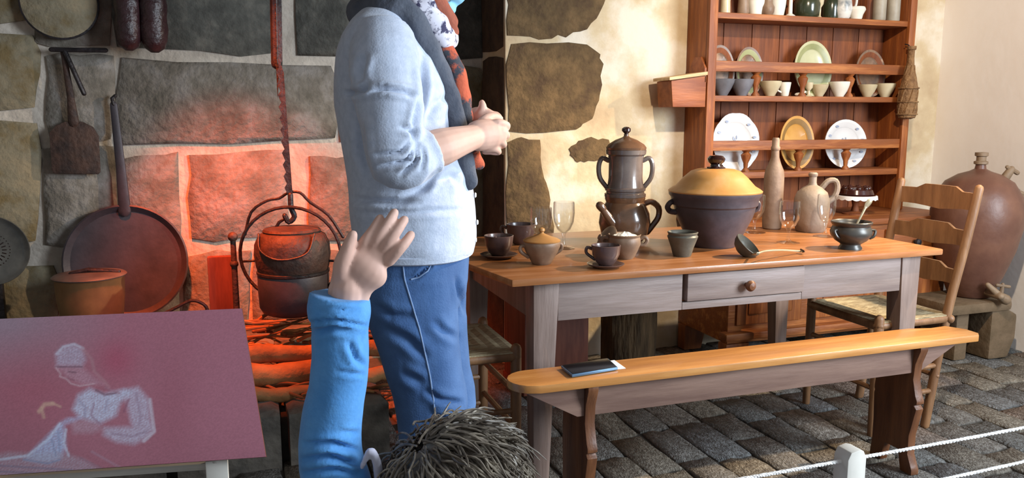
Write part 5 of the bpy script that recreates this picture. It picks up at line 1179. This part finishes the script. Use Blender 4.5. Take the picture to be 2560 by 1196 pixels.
# hand: palm, thumb from its side, four fingers
pm = [c3(870, 742), c3(884, 702), c3(908, 665), c3(932, 636)]
kb.tube(bez(pm, 12), [.030, .030, .030, .031, .0325, .0345, .037, .039, .039, .038, .035, .030, .024], 18, flat=(FH, .5))
for P in ([(892, 636), (914, 602), (934, 574), (950, 547)], [(920, 630), (946, 594), (968, 562), (986, 532)], [(948, 636), (974, 602), (995, 574), (1011, 550)], [(972, 652), (996, 626), (1014, 606), (1027, 588)]):
    k_ = 15; kb.tube(bez([c3(P[0][0], P[0][1], 0), c3(P[1][0], P[1][1], -.005), c3(P[2][0], P[2][1], 0), c3(P[3][0], P[3][1], .010)], k_), list(np.linspace(.0092, .0066, k_+1)), 12)
kb.tube(bez([c3(858, 700, -.004), c3(856, 664, -.012), c3(868, 625, -.016), c3(882, 588, -.014)], 15), list(np.interp(np.linspace(0, 1, 16), [0, .4, .7, 1], [.015, .0125, .0095, .0072])), 12)
# other arm resting in the lap, crossed legs
shr = sh_c+RGT*.105-ZV*.01; kb.tube(bez([shr, shr+RGT*.05-ZV*.14, shr+FH*.09-ZV*.26, shr+FH*.20-RGT*.08-ZV*.27], 24), list(np.linspace(.036, .024, 25)), 12)
kb.ball(shr+FH*.22-RGT*.10-ZV*.27, (.035, .03, .02), qz)
hipz = max(zfl, .06)
for sg in (-1, 1):
    kb.tube(bez([Vector((sh_c.x, sh_c.y, hipz))+RGT*sg*.07, Vector((sh_c.x, sh_c.y, hipz+.02))+RGT*sg*.20+FH*.16, Vector((sh_c.x, sh_c.y, hipz-.0))+RGT*sg*.02+FH*.30], 20), list(np.linspace(.062, .040, 21)), 12)
kpart('body', remesh(kb, .0026, 2, 'body'), MT['skin_child'])
sl = MB()
arm = bez([shl, shl.lerp(elb, .5)-FH*.008, elb, elb.lerp(wr, .5), c3(851, 760, 0)], 40)
sl.tube(arm, list(np.interp(np.linspace(0, 1, 41), [0, .25, .45, .55, .7, .9, 1], [.050, .049, .048, .045, .041, .040, .041])), 24, cap=False)
sl.tube([c3(846, 806), c3(847, 790), c3(848, 770), c3(849, 748), c3(850, 738)], [.0405, .0435, .0445, .0430, .0425], 24, cap=False)
sl.rings([(sh_c+ZV*z, RGT*a, FH*b) for z, a, b in ((.045, .055, .05), (.0, .12, .07), (-.06, .135, .078), (-.14, .125, .078), (-.26, .115, .076), (-.33, .128, .084))], 30)
shr2 = bez([shr, shr+RGT*.05-ZV*.14, shr+FH*.09-ZV*.26, shr+FH*.17-RGT*.05-ZV*.27], 24); sl.tube(shr2, list(np.linspace(.047, .036, 25)), 16, cap=False)
me = remesh(sl, .004, 3, 'blue_top')
sculpt(me, [([(768, 808), (840, 800), (922, 818)], 4, .005), ([(780, 835), (830, 822), (880, 828)], 7, .004), ([(870, 850), (890, 900), (915, 920)], 7, .004), ([(840, 930), (915, 938)], 5, .003), ([(755, 1112), (830, 1108), (905, 1130)], 6, .007), ([(748, 1150), (820, 1140), (900, 1165)], 6, .007), ([(850, 1080), (912, 1085)], 5, .003), ([(775, 780), (845, 772), (920, 784)], 3, .002), ([(750, 1185), (840, 1172), (905, 1190)], 6, .006)], CD)
ripple(me, .0015, 30); kpart('blue_top', me, MT['sleeve_blue'])
col_ = MB(); col_.tube(bez([c3(905, 1168, -.02), c3(925, 1128, -.03), c3(940, 1150, -.02), c3(948, 1196, 0), c3(952, 1240, .02)], 20), list(np.linspace(.004, .009, 21)), 12)
kpart('pale_collar', remesh(col_, .003, 2, 'pale_collar'), MT['shirt_pale'])
tr = MB()
for sg in (-1, 1):
    tr.tube(bez([Vector((sh_c.x, sh_c.y, hipz))+RGT*sg*.07, Vector((sh_c.x, sh_c.y, hipz+.02))+RGT*sg*.20+FH*.16, Vector((sh_c.x, sh_c.y, hipz))+RGT*sg*.05+FH*.28], 20), list(np.linspace(.070, .050, 21)), 14)
tr.ball(Vector((sh_c.x, sh_c.y, hipz+.01)), (.135, .095, .07), qz)
me = remesh(tr, .006, 3, 'trousers'); 
for v in me.vertices: v.co.z = max(v.co.z, .004)
kpart('trousers', me, MT['denim'])
# curly hair: a cap and many loose curls
hb = MB(); hb.ball(hc2-FH*.006+ZV*.010, (.084, .094, .098), qz); hb.ball(hc2-FH*.04-ZV*.05, (.078, .06, .075), qz)
me = remesh(hb, .005, 2, 'hair'); ripple(me, .010, 30)
bm = bmesh.new(); bm.from_mesh(me); bmesh.ops.delete(bm, geom=[v for v in bm.verts if (v.co-hc2).dot(FH) > .055 and (v.co-hc2).z < .05], context='VERTS'); bm.to_mesh(me); bm.free()
ho = kpart('hair', me, MT['hair_curl'])
cu = MB(); random.seed(5)
crown = (ZV*.85-RGT*.45-FH*.25).normalized()
for k in range(1500):
    th = random.uniform(0, 2*math.pi); ph = random.uniform(-.6, 1.5)
    d = (RGT*math.cos(th)*math.cos(ph)+FH*math.sin(th)*math.cos(ph)+ZV*math.sin(ph)).normalized()
    if d.dot(FH) > .55 and d.z < .5: continue
    fl = d-crown*d.dot(crown); fl = (fl.normalized() if fl.length > .05 else d.orthogonal().normalized())+d.cross(crown)*.8+RGT*.35*mnoise.noise(d*3)+Vector((random.gauss(0, .25), random.gauss(0, .25), random.gauss(0, .25)))
    ax = d.cross(fl).normalized(); ang = random.uniform(.45, 1.15); R0 = random.uniform(.0, .020)*random.random(); tw = random.uniform(4, 10); ph1 = random.uniform(0, 6); am = random.uniform(.002, .006); pts = []
    lift = random.uniform(-.004, .026)
    for i in range(10):
        u = i/9; q_ = Matrix.Rotation(ang*u, 3, ax) @ d; rad_ = Vector((q_.dot(RGT)*.098, q_.dot(FH)*.100, q_.z*.104)); kk = 1+(R0+lift*u*u)/.09
        pts.append(hc2+ZV*.008+(RGT*rad_.x+FH*rad_.y+ZV*rad_.z)*kk+ax*am*math.sin(tw*u+ph1)+q_*am*math.cos(tw*u+ph1))
    cu.tube(pts, [.0017]*5+[.0016]*3+[.0012, .0006], 5, cap=False)
c_m = cu.mesh('hair_curls'); c_o = kpart('hair_curls', c_m, MT['hair_curl'], child)
